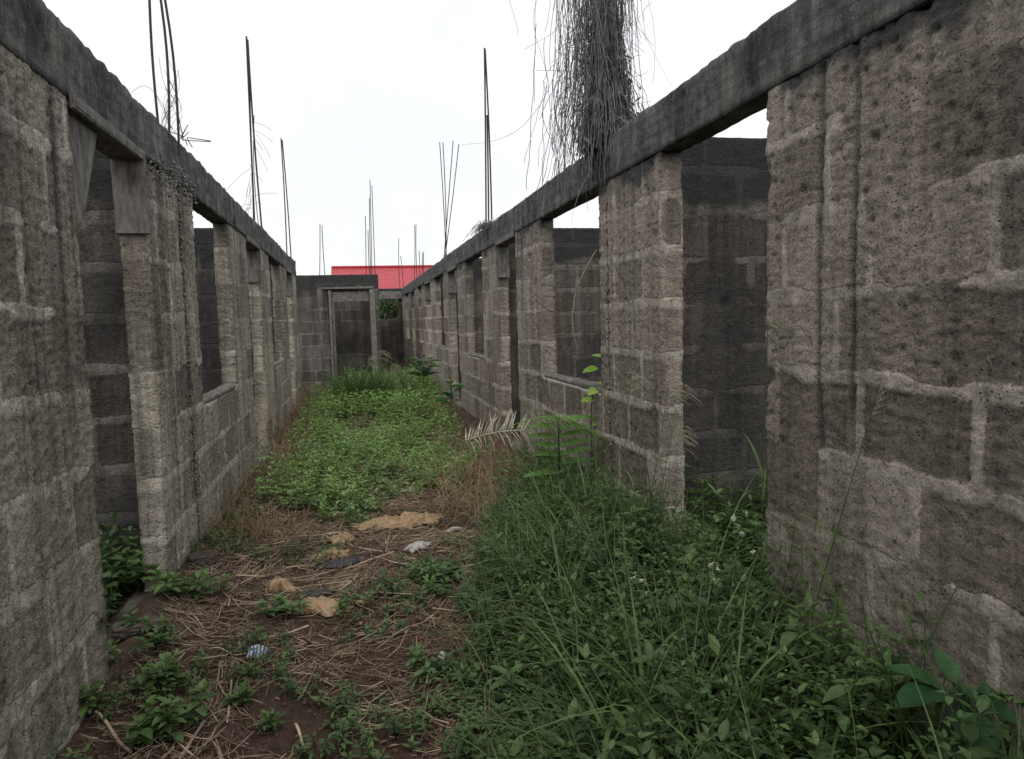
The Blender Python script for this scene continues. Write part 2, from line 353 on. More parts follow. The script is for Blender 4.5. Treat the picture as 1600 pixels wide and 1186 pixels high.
# ------------------------------------------------------------------ blockwork walls
CH, C0, BL = .287, .65, .47
def wall_attrs(P, u, v, isfront, seed=0, grooves=(), stain_top=None, low=.35, base_stain=0., flt=.007, msk=.0):
    wob = (fbm(P, 5., 3, seed+3)-.5)*.024; wu = (fbm(P, 5., 3, seed+11)-.5)*.022
    vv = v+wob; row = np.floor((vv-C0)/CH); fv = np.abs(((vv-C0)/CH) % 1.); dv = np.minimum(fv, 1-fv)*CH
    uu = u+wu+row*BL*.5+_h(row.astype(int), row.astype(int)*0, row.astype(int)*0, seed)*.12
    col = np.floor(uu/BL); fu = (uu/BL) % 1.; du = np.minimum(fu, 1-fu)*BL
    wv = .010+.036*fbm(P, 3.3, 3, seed+21); wuu = .004+.032*fbm(P, 2.7, 3, seed+31)
    sd = np.minimum(dv-wv, np.where(isfront > 0, du-wuu, .2)); miss = sstep(.50, .64, fbm(P, 1.9, 4, seed+41, .6)+(msk if msk < 0 else msk*sstep(.9, 1.5, v))); sd = sd+miss*.04
    mort = 1-sstep(-.006, .006, sd+(fbm(P, 40., 3, seed+43)-.5)*.02)
    tone = _h(row.astype(int), col.astype(int), np.zeros(len(row), int), seed+2)
    # displacement
    d = (fbm(P, 2.2, 3, seed+51)-.5)*.010 + (fbm(P, 11., 3, seed+61)-.5)*.004 + (fbm(P, 42., 2, seed+65)-.5)*.008
    cr_ = 1-np.abs(fbm(P*np.array([1,1,1.3]), 26., 3, seed+67, .6)-.5)*5; d = d+mort*.0015+((tone-.5)*.007*isfront-np.clip(cr_,0,1)*.005)*(1-mort)+(fbm(P, 70., 2, seed+68)-.5)*.005
    w, rid = worley(P*np.array([1,1,.75]), 34., seed+71); gate = sstep(.46, .62, fbm(P, 2.6, 3, seed+81))
    pits = (1-sstep(.12, .5, w))*(rid > .66)*gate*(1-mort*.7); d = d-pits*.015
    w2, rid2 = worley(P, 8., seed+75); pit2 = (1-sstep(.1, .42, w2))*(rid2 > .8)*gate; d = d-pit2*(rid2 > .88)*.028
    for g0, z0, z1, wd, dp in grooves:
        gw = np.abs(u-g0-(fbm(P, 1.5, 2, 99)-.5)*.012-(fbm(P,20.,2,98)-.5)*.004); d = d-(1-sstep(wd*.4, wd, gw))*dp*((v > z0) & (v < z1))*isfront
    flute = (vnoise(P*np.array([1,1,.06]), 28., seed+91)-.5)*flt; d = d+flute
    st = np.zeros(len(u))
    if stain_top is not None:
        edge = stain_top+(fbm(P, 4., 5, seed+101, .6)-.5)*.38+(fbm(P, 22., 2, seed+105)-.5)*.05; st = sstep(-.02, .06, v-edge)*.92
        drip = sstep(.55, .8, vnoise(P*np.array([1,1,.05]), 9., seed+111))*np.clip((v-.8)/1.7, 0, 1)*.75; st = np.maximum(st, drip)
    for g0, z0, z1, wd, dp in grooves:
        if wd < .0125: st = np.maximum(st, (1-sstep(wd*.4, wd*1.4, np.abs(u-g0-(fbm(P, 1.5, 2, 99)-.5)*.012-(fbm(P,20.,2,98)-.5)*.004)))*.85*((v > z0) & (v < z1))*isfront)  # shadow lines of the narrow grooves, painted into the stain mask
    lo = sstep(0., .3, (low-v)+(fbm(P, 3., 3, seed+121)-.5)*.5)*.6; st = np.maximum(st, lo); st = np.maximum(st, base_stain*sstep(.4,.65,fbm(P, 1.3, 4, seed+131)))
    return d, np.stack([np.clip(.5+sd*10, 0, 1), tone, st, pits], 1)
def wall(name, us, vs, holes, tmap, normsign, t0, t1, material, parent, tstep=.03, edge=.010, **kw):
    """us: along, vs: up; holes = (u0,u1,v0,v1). tmap(u,v,t)->xyz"""
    us = np.asarray(us); vs = np.asarray(vs); nt_ = max(2, int(round((t1-t0)/tstep))+1); tt = np.linspace(t0, t1, nt_)
    cu, cv = (us[1:]+us[:-1])/2, (vs[1:]+vs[:-1])/2
    mask = np.ones((len(cu), len(cv)), bool)
    for a, b, c, d in holes: mask &= ~((cu[:,None] > a) & (cu[:,None] < b) & (cv[None] > c) & (cv[None] < d))
    nu, nv = len(us), len(vs); idx = lambda i, j, k: (i*nv+j)*nt_+k
    I, J = np.nonzero(mask); F = []; Nn = []
    def addf(q, n): F.append(q); Nn.append(np.tile(np.array(n, float), (len(q), 1)))
    for k, s in ((0, -1), (nt_-1, 1)):
        q = np.stack([idx(I,J,k), idx(I+1,J,k), idx(I+1,J+1,k), idx(I,J+1,k)], 1); addf(q if s > 0 else q[:,::-1], (0,0,s))
    pm = np.pad(mask, 1)
    for di, dj in ((-1,0),(1,0),(0,-1),(0,1)):
        nb = pm[1+di:1+di+mask.shape[0], 1+dj:1+dj+mask.shape[1]]; I2, J2 = np.nonzero(mask & ~nb)
        for k in range(nt_-1):
            if di: a = I2+(di > 0); q = np.stack([idx(a,J2,k), idx(a,J2+1,k), idx(a,J2+1,k+1), idx(a,J2,k+1)], 1); q = q if di > 0 else q[:,::-1]
            else: b = J2+(dj > 0); q = np.stack([idx(I2,b,k), idx(I2,b,k+1), idx(I2+1,b,k+1), idx(I2+1,b,k)], 1); q = q if dj > 0 else q[:,::-1]
            addf(q, (di, dj, 0))
    F = np.concatenate(F); Nn = np.concatenate(Nn); used, inv = np.unique(F.ravel(), return_inverse=True); F = inv.reshape(-1, 4)
    k = used % nt_; j = (used//nt_) % nv; i = used//(nt_*nv); u, v, t = us[i], vs[j], tt[k]
    vn = np.zeros((len(used), 3))
    for c in range(4): np.add.at(vn, F[:,c], Nn)
    isfront = (np.abs(vn[:,2]) > .1).astype(float); en = (np.abs(vn) > .1).sum(1) > 1
    vn = nrm(np.sign(np.where(np.abs(vn) > .1, vn, 0)))
    P = tmap(u, v, t); uc = np.where(isfront > 0, u, t*1.7)
    d, A = wall_attrs(P, uc, v, isfront, **kw)
    fade = np.where((u < us[0]+1e-4) | (u > us[-1]-1e-4), 0., 1.)
    if edge: d = d-en*edge*(sstep(.5, .85, fbm(P, 6., 2, 7))*1.2+fbm(P, 45., 2, 8)*.55)
    d = d*np.where(np.abs(vn[:,1]) > .1, .6, 1.)
    loc = np.stack([u, v, t], 1)+vn*d[:,None]
    V = tmap(loc[:,0], loc[:,1], loc[:,2]); flip = normsign
    me = mesh_from(name, V-np.array(tuple(parent.location)), F if flip > 0 else F[:,::-1], attrs={'wm': A})
    return link(name, me, material, parent)
# map for walls along Y.  t=0 at the corridor face, growing into the rooms
def mapL(u, v, t): return np.stack([XL-t, u, v], 1)
def mapR(u, v, t): return np.stack([XR+t, u, v], 1)
def mapX(Y0): return lambda u, v, t: np.stack([u, Y0+t, v], 1)

def steps(a, b, f, brk=()):
    """breaks respected, step size f(pos)"""
    pts = sorted(set([a, b]+[x for x in brk if a < x < b])); out = [a]
    for p, q in zip(pts[:-1], pts[1:]):
        x = p; acc = []
        while x < q: acc.append(x); x += f(x)
        n = max(1, len(acc)); acc = list(np.linspace(p, q, n+1)); out += acc[1:] if n < 4 else (acc[1:-1]+[q])
    return np.array(out)
res = lambda y: .0065 if 1.35 < y < 3.08 else (.013 if y < 5.5 and y > 1.2 else (.03 if y > 1.2 and y < 9.5 else (.05 if y > 0 and y < 14 else .09)))
vsW = lambda brk, s=.0085: steps(-.3, BB, lambda z: s if z > .3 else .04, brk)

LD = [(3.07, 4.01), (7.61, 8.53), (11.83, 12.67)]; LW = [(5.17, 6.56), (9.57, 10.9)]; LEND = 13.8
RD = [(2.68, 3.70), (7.31, 8.26), (11.68, 12.73), (15.9, 16.91), (20.42, 21.4)]; RW = [(4.72, 6.29), (9.34, 10.78), (13.57, 15.0), (18.06, 19.17), (22.6, 23.9)]; REND = 25.45
OUTL, OUTR = -4.6, 5.2
bL = empty('unfinished_building', (-1.0, 8, 0), label='roofless grey blockwork building forming the left side of the corridor', category='building')
bR = empty('unfinished_building', (1.6, 8, 0), label='long roofless brown blockwork building forming the right side of the corridor', category='building')
bE = empty('unfinished_building', (0., 17.8, 0), label='dark blockwork building closing the end of the corridor, with a framed doorway', category='building')
holesL = [(a, b, .02, 9) for a, b in LD]+[(a, b, SILL, 9) for a, b in LW]
holesR = [(a, b, .02, 9) for a, b in RD]+[(a, b, SILL, 9) for a, b in RW]
grL = [(4.35,.2,2.3,.012,.02),(4.78,.1,2.3,.03,.05),(4.55,.4,2.2,.01,.012),(9.1,.1,2.3,.03,.04),(13.45,.1,2.3,.03,.04),(2.62,1.2,2.2,.010,.010),(2.9,1.3,2.25,.008,.010)]
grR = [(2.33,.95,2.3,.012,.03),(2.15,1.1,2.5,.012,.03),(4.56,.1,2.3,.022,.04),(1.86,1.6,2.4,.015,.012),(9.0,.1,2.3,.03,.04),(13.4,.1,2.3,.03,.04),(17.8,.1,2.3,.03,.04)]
wall('corridor_wall', steps(-2, LEND, res, [q for a in LD+LW for q in a]), vsW([.02, SILL]), holesL, mapL, -1, 0., TH, M['wallL'], bL, seed=100, grooves=grL, msk=.08, flt=.006, stain_top=2.36, low=.18)
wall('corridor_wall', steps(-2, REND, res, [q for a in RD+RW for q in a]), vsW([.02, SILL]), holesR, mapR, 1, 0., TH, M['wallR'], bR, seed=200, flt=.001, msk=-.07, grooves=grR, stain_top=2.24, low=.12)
# cross walls between the rooms
cx_ = lambda a, b, s: steps(a, b, lambda x: s)
for Yp in (4.55, 9.08):
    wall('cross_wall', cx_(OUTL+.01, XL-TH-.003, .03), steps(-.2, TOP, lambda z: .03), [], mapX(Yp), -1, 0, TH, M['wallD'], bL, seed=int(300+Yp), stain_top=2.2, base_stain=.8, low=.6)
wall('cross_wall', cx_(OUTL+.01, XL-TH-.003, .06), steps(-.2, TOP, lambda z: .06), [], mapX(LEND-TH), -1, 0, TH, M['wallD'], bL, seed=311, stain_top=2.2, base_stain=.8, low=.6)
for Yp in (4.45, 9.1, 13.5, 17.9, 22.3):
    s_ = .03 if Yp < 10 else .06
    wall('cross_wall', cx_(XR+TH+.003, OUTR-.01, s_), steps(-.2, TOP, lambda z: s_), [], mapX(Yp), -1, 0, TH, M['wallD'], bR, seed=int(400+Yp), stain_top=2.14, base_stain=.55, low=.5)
# outer walls with window openings
for nm, xo, par, yend, sg in (('outer_wall', OUTL, bL, LEND, -1), ('outer_wall', OUTR, bR, REND, 1)):
    hs = [(y, y+1.3, 1.0, 2.2) for y in np.arange(1.2, yend-2, 4.5)]
    fn = (lambda x0, s: (lambda u, v, t: np.stack([x0+s*t, u, v], 1)))(xo, sg)
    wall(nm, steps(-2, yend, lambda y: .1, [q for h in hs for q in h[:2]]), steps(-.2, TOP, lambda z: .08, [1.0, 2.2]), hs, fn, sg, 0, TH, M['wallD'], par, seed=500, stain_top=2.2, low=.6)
# ring beams
def beam(name, tmap, u0, u1, parent, sgn, f=res, z0=BB+.0005, z1=TOP, over=.005, th=TH, seed=0, vstep=.02, material=None):
    us = steps(u0, u1, f); vs = np.linspace(z0, z1, max(4, int((z1-z0)/vstep))); nt_ = 5; tt = np.linspace(-over, th+over, nt_)
    nu, nv = len(us), len(vs); idx = lambda i, j, k: (i*nv+j)*nt_+k
    F = []; I, J = [a.ravel() for a in np.meshgrid(np.arange(nu-1), np.arange(nv-1), indexing='ij')]
    F += [np.stack([idx(I,J,0), idx(I,J+1,0), idx(I+1,J+1,0), idx(I+1,J,0)], 1), np.stack([idx(I,J,nt_-1), idx(I+1,J,nt_-1), idx(I+1,J+1,nt_-1), idx(I,J+1,nt_-1)], 1)]
    I, K = [a.ravel() for a in np.meshgrid(np.arange(nu-1), np.arange(nt_-1), indexing='ij')]
    for j, s in ((0, 1), (nv-1, -1)):
        q = np.stack([idx(I,j,K), idx(I+1,j,K), idx(I+1,j,K+1), idx(I,j,K+1)], 1); F.append(q[:,::s])
    J, K = [a.ravel() for a in np.meshgrid(np.arange(nv-1), np.arange(nt_-1), indexing='ij')]
    for i, s in ((0, -1), (nu-1, 1)):
        q = np.stack([idx(i,J,K), idx(i,J+1,K), idx(i,J+1,K+1), idx(i,J,K+1)], 1); F.append(q[:,::-s])
    F = np.concatenate(F); used, inv = np.unique(F.ravel(), return_inverse=True); F = inv.reshape(-1,4)
    k = used % nt_; j = (used//nt_) % nv; i = used//(nt_*nv); u, v, t = us[i].copy(), vs[j].copy(), tt[k].copy(); P = tmap(u, v, t)
    d = (fbm(P, 3., 3, seed+1)-.5)*.022+(fbm(P, 16., 3, seed+2)-.5)*.014
    w, rid = worley(P, 14., seed+3); d -= (1-sstep(.1,.45,w))*(rid > .8)*.016
    out = np.where(k == 0, -1., np.where(k == nt_-1, 1., 0.)); t += out*d
    top = j == nv-1; cr_ = (fbm(P, 14., 4, seed+4, .65)-.5)*.035+(fbm(P, 1.0, 2, seed+5)-.5)*.04; v += top*cr_+(j == nv-2)*cr_*.5
    ed = top & (np.abs(out) > 0); t -= ed*out*.012*fbm(P, 12., 2, seed+6); v -= ed*.012
    bot = (j == 0) & (np.abs(out) > 0); v += bot*(-.004*fbm(P, 13., 3, seed+7))
    V = tmap(u, v, t); me = mesh_from(name, V-np.array(tuple(parent.location)), F if sgn > 0 else F[:,::-1])
    return link(name, me, material or M['beam'], parent)
beam('ring_beam', mapL, -2, LEND+.01, bL, -1, seed=700)
beam('ring_beam', mapR, -2, REND-.02, bR, 1, seed=720)

# timber lining left in the door heads
def linings(side, doors, parent, drop=.36):
    sg = -1 if side == 'L' else 1; x0 = XL if side == 'L' else XR; off = np.array(tuple(parent.location))
    for n, (a, b) in enumerate(doors):
        acc = Acc(); xm = x0+sg*(TH/2-.008); w = TH+.03
        acc.box(np.array([xm, (a+b)/2, BB-.018])-off, w, b-a-.012, .022, jit=.002)
        acc.box(np.array([x0-sg*.014, (a+b)/2, BB-.012])-off, .012, b-a+.03, .05, jit=.002)
        link('door_head', acc.mesh('door_head', smooth=False), M['wood'], parent)
        acc = Acc(); acc.box(np.array([xm, b-.014, BB-.03-drop/2])-off, w-.004, .022, drop, jit=.003)
        link('jamb_board', acc.mesh('jamb_board', smooth=False), M['wood'], parent)
        if (side == 'L' and n != 1) or (side == 'R' and n == 1):
            acc = Acc(); q = np.array([[0,0,0],[0,.34,-.03],[0,.02,-.42],[.0,.09,-.40]], float)
            pts = []
            for xx in (-.0, .02): 
                for yz in ((.02,-.03),(.36,-.05),(.13,-.43),(.055,-.45)): pts.append([x0+sg*(.02+xx)-0*sg, a+yz[0], BB+yz[1]])
            pts = np.array(pts)-off; Q = [[0,1,2,3],[7,6,5,4],[0,4,5,1],[1,5,6,2],[2,6,7,3],[3,7,4,0]]
            acc.add(pts, Q); link('broken_board', acc.mesh('broken_board', smooth=False), M['wood'], parent, label='broken triangular board hanging from the door head')
linings('L', LD, bL); linings('R', RD[1:], bR)

# rough sills (loose cement and stones on the broken blocks) and exposed aggregate
def blob(acc, c, r, tint=.5, sq=(1,1,1)):
    t = (1+5**.5)/2
    v = nrm(np.array([[-1,t,0],[1,t,0],[-1,-t,0],[1,-t,0],[0,-1,t],[0,1,t],[0,-1,-t],[0,1,-t],[t,0,-1],[t,0,1],[-t,0,-1],[-t,0,1]], float))
    f = [[0,11,5],[0,5,1],[0,1,7],[0,7,10],[0,10,11],[1,5,9],[5,11,4],[11,10,2],[10,7,6],[7,1,8],[3,9,4],[3,4,2],[3,2,6],[3,6,8],[3,8,9],[4,9,5],[2,4,11],[6,2,10],[8,6,7],[9,8,1]]
    q, _ = np.linalg.qr(rng.normal(size=(3,3)))
    acc.add((v*(1+rng.normal(0,.14,(12,1)))*np.array(sq)*r)@q.T+np.asarray(c), None, f, tint)
def aggregate(parent, fn, n, r0=.006, r1=.018, label=None):
    acc = Acc(); off = np.array(tuple(parent.location))
    for _ in range(n): blob(acc, fn()-off, rng.uniform(r0, r1), rng.uniform(0,1), (1,1,.75))
    o = link('exposed_aggregate', acc.mesh('exposed_aggregate'), M['stone'], parent, kind='stuff')
    if label: o['label'] = label
aggregate(bL, lambda: np.array([XL+rng.uniform(-.02,.006), 4.79+rng.normal(0,.014), rng.uniform(.1,2.3)]), 500, .004, .010)
def _a1():
    y = rng.uniform(4.15, 5.25); z = 2.30+rng.normal(0,.045)+.12*math.exp(-((y-4.8)/.25)**2)*rng.uniform(-1,1); return np.array([XL+rng.uniform(-.012,.014), y, z])
aggregate(bL, _a1, 420, .003, .011, 'honeycombed stones showing below the ring beam')
aggregate(bR, lambda: np.array([XR+rng.uniform(-.004,.02), 4.56+rng.normal(0,.01), rng.uniform(.2,2.2)]), 260, .004, .011)
for (par, tm, sgn, wins) in ((bL, mapL, -1, LW), (bR, mapR, 1, RW[:3])):
    for a, b in wins:
        beam('window_sill', tm, a+.01, b-.01, par, sgn, f=lambda y: .02, z0=SILL+.001, z1=SILL+.035, over=-.008, seed=int(a*7), vstep=.012, material=M['footing'])
# door thresholds
for par, x0, sg, drs in ((bL, XL, -1, LD), (bR, XR, 1, RD[:3])):
    for a, b in drs:
        acc = Acc(); off = np.array(tuple(par.location)); acc.box(np.array([x0+sg*TH/2, (a+b)/2, .0])-off, TH+.05, b-a-.02, .16, jit=.01)
        link('threshold', acc.mesh('threshold'), M['footing'], par)

# ------------------------------------------------------------------ end building
EY = 17.8; ex = .585
dA, dB = -.58, .38
fe = lambda x: .04
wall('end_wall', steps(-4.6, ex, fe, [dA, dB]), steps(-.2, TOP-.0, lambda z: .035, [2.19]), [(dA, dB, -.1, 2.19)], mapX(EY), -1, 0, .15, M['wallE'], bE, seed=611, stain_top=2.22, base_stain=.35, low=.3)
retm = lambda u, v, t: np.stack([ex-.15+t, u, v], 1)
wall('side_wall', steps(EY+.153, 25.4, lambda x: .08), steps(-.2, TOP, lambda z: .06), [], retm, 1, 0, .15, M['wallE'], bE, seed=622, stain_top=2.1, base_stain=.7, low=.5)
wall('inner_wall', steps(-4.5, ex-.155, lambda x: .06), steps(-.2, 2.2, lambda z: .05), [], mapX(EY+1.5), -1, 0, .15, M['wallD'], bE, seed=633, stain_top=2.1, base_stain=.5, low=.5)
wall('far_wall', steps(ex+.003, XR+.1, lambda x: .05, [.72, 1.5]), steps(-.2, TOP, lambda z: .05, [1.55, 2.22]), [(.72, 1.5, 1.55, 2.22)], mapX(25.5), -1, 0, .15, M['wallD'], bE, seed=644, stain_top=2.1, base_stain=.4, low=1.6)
acc = Acc(); acc.box(np.array([1.11, 25.47, 2.36])-np.array([0,17.8,0]), 1.03, .05, .26, jit=.004); link('lintel', acc.mesh('lintel', smooth=False), M['wood'], bE)
fr = empty('door_frame', (0,0,0)); fr.parent = bE; fr.matrix_parent_inverse = Matrix.Identity(4)
def fbox(nm, cx, cz, sx, sz, yoff=-.03, sy=.1, mt='wood', par=fr, jit=.004):
    a = Acc(); a.box((cx, yoff, cz), sx, sy, sz, jit=jit); return link(nm, a.mesh(nm, smooth=False), M[mt], par)
fbox('jamb', dA+.03, 1.1, .055, 2.22); fbox('jamb', dB+.05, 1.02, .13, 2.42); fbox('head', -.12, 2.275, 1.16, .045)
fbox('transom_board', -.11, 2.07, .9, .225, .02, .03); fbox('inner_jamb', dA+.10, .95, .05, 2.0, .05, .05); 

# ------------------------------------------------------------------ reinforcement bars
def bar(parent, base, top, r=.007, bend=.03, name='rebar'):
    base, top = np.asarray(base), np.asarray(top); base = base-np.array([0,0,.12])
    t = np.linspace(0, 1, 9)[:,None]; side = nrm(rng.normal(size=3)*np.array([1,1,0])); Lp = base+(top-base)*t+side*np.sin(t*math.pi)*bend*rng.uniform(-1,1)
    a = Acc(); a.tubes(Lp-np.array(tuple(parent.location)), r, 6); return link(name, a.mesh(name), M['rebar'], parent)
def bars(parent, Y, lst, r=.007):
    for bx, by, tx, ty in lst:
        y2 = Y+rng.uniform(-.06,.06); bar(parent, at(bx, by, y2), at(tx, ty, y2), r)
bars(bL, 4.7, [(247,180,232,-60),(262,195,240,-70),(278,210,243,-80)], .0075)
bars(bL, 9.1, [(397,338,385,57),(409,350,387,62)], .011)
bars(bL, 9.16, [(395,335,389,110),(404,345,397,180)], .005)
bars(bL, 13.5, [(448,392,439,216),(455,405,441,219)], .011)
bars(bE, 17.87, [(499,430,500,350),(508,430,503,352),(572,428,571,338),(577,428,575,360),(581,428,578,281),(586,428,581,290),(579,428,577,310)], .010)
bars(bR, 25.5, [(625,450,623,372),(630,447,626,400)], .012)
bars(bR, 21.9, [(647,440,648,352),(652,438,650,350),(656,433,655,392),(658,431,660,395),(661,430,662,393)], .011)
bars(bR, 13.5, [(697,396,687,222),(697,396,692,222),(693,398,708,220),(694,398,717,225)], .0085)
bars(bR, 9.1, [(759,334,757,75),(768,328,758,77),(763,330,761,180)], .0105)
bars(bR, 4.62, [(925,255,940,-90),(950,245,955,-100),(960,240,975,-60)], .0075)

# wire tangles round the first columns
a = Acc(); 
for k in range(14):
    t = np.linspace(0, 1, 24)[:,None]; c0 = at(268, 190, 4.7); ph = rng.uniform(0,6.28)
    p = c0+np.concatenate([np.cos(ph+t*rng.uniform(2,7))*.05*(1-t*.4), np.sin(ph+t*5)*.05, t*rng.uniform(.1,.45)-.05], 1)+rng.normal(0,.015,3); a.tubes(p, .0012)
t = np.linspace(0,1,20)[:,None]; a.tubes(at(265,185,4.7)*(1-t)+at(205,145,4.7)*t+np.concatenate([0*t,0*t,.10*np.sin(t*math.pi)],1), .0014)
for k in range(9): c0 = at(285+rng.uniform(-3,12), 216+rng.uniform(-3,5), 4.8); a.tubes(np.stack([c0, c0+rng.normal(0,.05,3)+np.array([.03,0,.04])]), .003)
a.link('tie_wire', M['wire'], bL)
a = Acc()
for k in range(22):
    q0 = at(392+rng.uniform(-4,8), rng.uniform(190,330), 9.1); t = np.linspace(0,1,8)[:,None]; a.tubes(q0+t*rng.normal(0,.16,3)+np.concatenate([0*t,0*t,-.1*t**2],1), .002)
a.link('tie_wire', M['wire'], bL)

# ------------------------------------------------------------------ far red-roofed house
hs = empty('house', (3.0, 36, 0), label='distant house with a red corrugated metal roof beyond the end wall', category='house')
roof = simple('red_roof_sheet', (.27,.022,.032), (.38,.04,.052), 3., .45, 0)
x0, x1 = -.98, 9.; ridge, eave = 4.08, 2.9; y0, y1, y2 = 33.2, 36.3, 39.4
n = int((x1-x0)/.05); xx = np.linspace(x0, x1, n); V = []; 
for (yy, zz) in ((y0, eave), (y1, ridge), (y2, eave)):
    for th_ in (0, -.03): V.append(np.stack([xx, np.full(n, yy), zz+th_+.018*np.maximum(0, np.cos((xx-x0)*2*math.pi/.42))**6+.004*np.cos(xx*40)], 1))
V = np.concatenate(V); Q = []
for i in range(n-1):
    Q += [[i,i+1,2*n+i+1,2*n+i],[2*n+i,2*n+i+1,4*n+i+1,4*n+i],[n+i,3*n+i,3*n+i+1,n+i+1],[3*n+i,5*n+i,5*n+i+1,3*n+i+1],[i,n+i,n+i+1,i+1]]
link('roof', mesh_from('roof', V-np.array([3,36,0]), Q, smooth=False), roof, hs)
a = Acc(); a.box(((x0+x1)/2-3, .3, 1.4), x1-x0-.9, 5.2, 2.8); link('wall', a.mesh('wall', smooth=False), simple('house_plaster', (.35,.3,.22), (.5,.44,.34), 2.), hs)
a = Acc(); a.tubes(np.array([[x0-3, .3, ridge+.03],[x1-3,.3,ridge+.03]]), .07, 6); link('ridge_cap', a.mesh('ridge_cap'), roof, hs)
for gx in (x0+.45, x1-.45):
    link('gable', mesh_from('gable', np.array([[gx-3-.05,y0+.4-36,2.75],[gx-3-.05,y2-.4-36,2.75],[gx-3-.05,.3,ridge-.15],[gx-3+.05,y0+.4-36,2.75],[gx-3+.05,y2-.4-36,2.75],[gx-3+.05,.3,ridge-.15]]), [[0,1,4,3],[1,2,5,4],[2,0,3,5]], [[0,2,1],[3,4,5]], smooth=False), M['footing'], hs)

#VEG
# ------------------------------------------------------------------ vegetation and litter
def dirs(n, el0, el1, az=None):
    a = rng.uniform(0, 2*math.pi, n) if az is None else az; e = rng.uniform(el0, el1, n)
    return np.stack([np.cos(a)*np.cos(e), np.sin(a)*np.cos(e), np.sin(e)], 1)
def weeds(acc, P, h, nt_=(3,5), ll=.04, wl=.45, st=2, tint=(.2,.9), stem_t=.3, per=4, S=None):
    """stemmed weeds: P (n,3) roots, h (n,) heights; whorls of leaves up each stem"""
    P = np.atleast_2d(P); n = len(P); h = np.broadcast_to(h, (n,)); lean = dirs(n, 1.0, 1.5)
    K = 4; t = np.linspace(0, 1, K); L_ = P[:,None]+lean[:,None]*(h[:,None]*t)[...,None]
    L_ = L_+rng.normal(0,.01,L_.shape)*t[None,:,None]; acc.tubes(L_, .0016+.0012*(1-t)[None]*np.ones((n,1)), 3, stem_t)
    base = rng.uniform(*tint, n)
    for k in range(nt_[1]):
        sel = rng.random(n) < (1 if k < nt_[0] else .5); f = 1-k*.8/nt_[1]
        for j in range(per):
            q = P+lean*(h*f)[:,None]; az = j*2*math.pi/per+k*.8+rng.uniform(0,6.28,n)*.25; D = dirs(n, -.1+.5*(k == 0), .5+.5*(k == 0), az)
            m_ = sel & (rng.random(n) < .9); sz = ll*rng.uniform(.6,1.25,n)*(.6+.4*min(1,k*.7+.35))
            if m_.any(): acc.leaves(q[m_]+D[m_]*.006, D[m_], (0,0,1), sz[m_], sz[m_]*wl, st, rng.uniform(.1,.9,m_.sum()), .3, np.clip(base[m_]+rng.normal(0,.12,m_.sum())+.15*(k == 0), 0, 1))
def grass(acc, P, ln, wd=.006, st=5, droop=(.4,1.6), el=(.9,1.5), tint=(.1,.9), az=None):
    P = np.atleast_2d(P); n = len(P); D = dirs(n, el[0], el[1], az); l = ln*rng.uniform(.55,1.15,n)
    acc.leaves(P, D, np.stack([-D[:,0],-D[:,1],np.full(n,.4)],1), l, wd*rng.uniform(.6,1.3,n), st, rng.uniform(*droop, n), .25, rng.uniform(*tint, n), blade=True)
def onz(x, y, dz=0.): x = np.asarray(x, float); y = np.asarray(y, float); return np.stack([x, y, gh(x, y)+dz], 1)
def scatter(n, xa, xb, ya, yb, keep=None):
    x = rng.uniform(xa, xb, n); y = rng.uniform(ya, yb, n)
    if keep is not None: k = keep(x, y); x, y = x[k], y[k]
    return x, y
nz = lambda x, y, s, sd: fbm(np.stack([x, y, x*0], 1), s, 3, sd)

def ku(x, y): return (x > np.interp(y, [1.2,2.3,3,4,5,5.6,6.2], [.25,.32,.42,.58,.85,1.05,1.3])+.25*(nz(x,y,2.5,12)-.5))
# green ground cover down the middle
def kc(x, y):
    lo = np.interp(y, [4.6,5.5,6,7,9,12,17], [-.2,-.55,-.8,-.85,-.8,-.6,-.2]); hi = np.interp(y, [4.6,5.5,7,10,18], [.2,.6,1.2,1.35,1.5])
    patch = ((x-.0)/.55)**2+((y-9.6)/1.0)**2
    return (x > lo+.25*(nz(x,y,2.,1)-.5)) & (x < hi) & (nz(x,y,2.1,2)+.30*(nz(x,y,7.,22)-.5) > .42+.22*np.clip((6.6-y)/1.4,0,1)+.10*np.clip(1-np.minimum(x-lo, hi-x)/.35,0,1)) & (rng.random(len(x)) < np.clip(patch, .12, 1))
acc = Acc(); x, y = scatter(4300, -.95, 1.5, 4.6, 10.5, kc); weeds(acc, onz(x, y), rng.uniform(.04,.26,len(x))*(.25+1.4*nz(x,y,1.8,9)), (2,4), .045, .5, 2, (.25,1.))
x, y = scatter(2600, -.8, 1.5, 10.5, 18, kc); weeds(acc, onz(x, y), rng.uniform(.15,.4,len(x)), (2,4), .075, .5, 1, (.2,.9))
x, y = scatter(260, -.8, 1.4, 5.2, 15, lambda x,y: nz(x,y,1.4,61) > .48); weeds(acc, onz(x, y), rng.uniform(.2,.5,len(x)), (4,6), .06, .4, 2, (.0,.7))
acc.link('ground_cover', M['carpet'], None, kind='stuff')
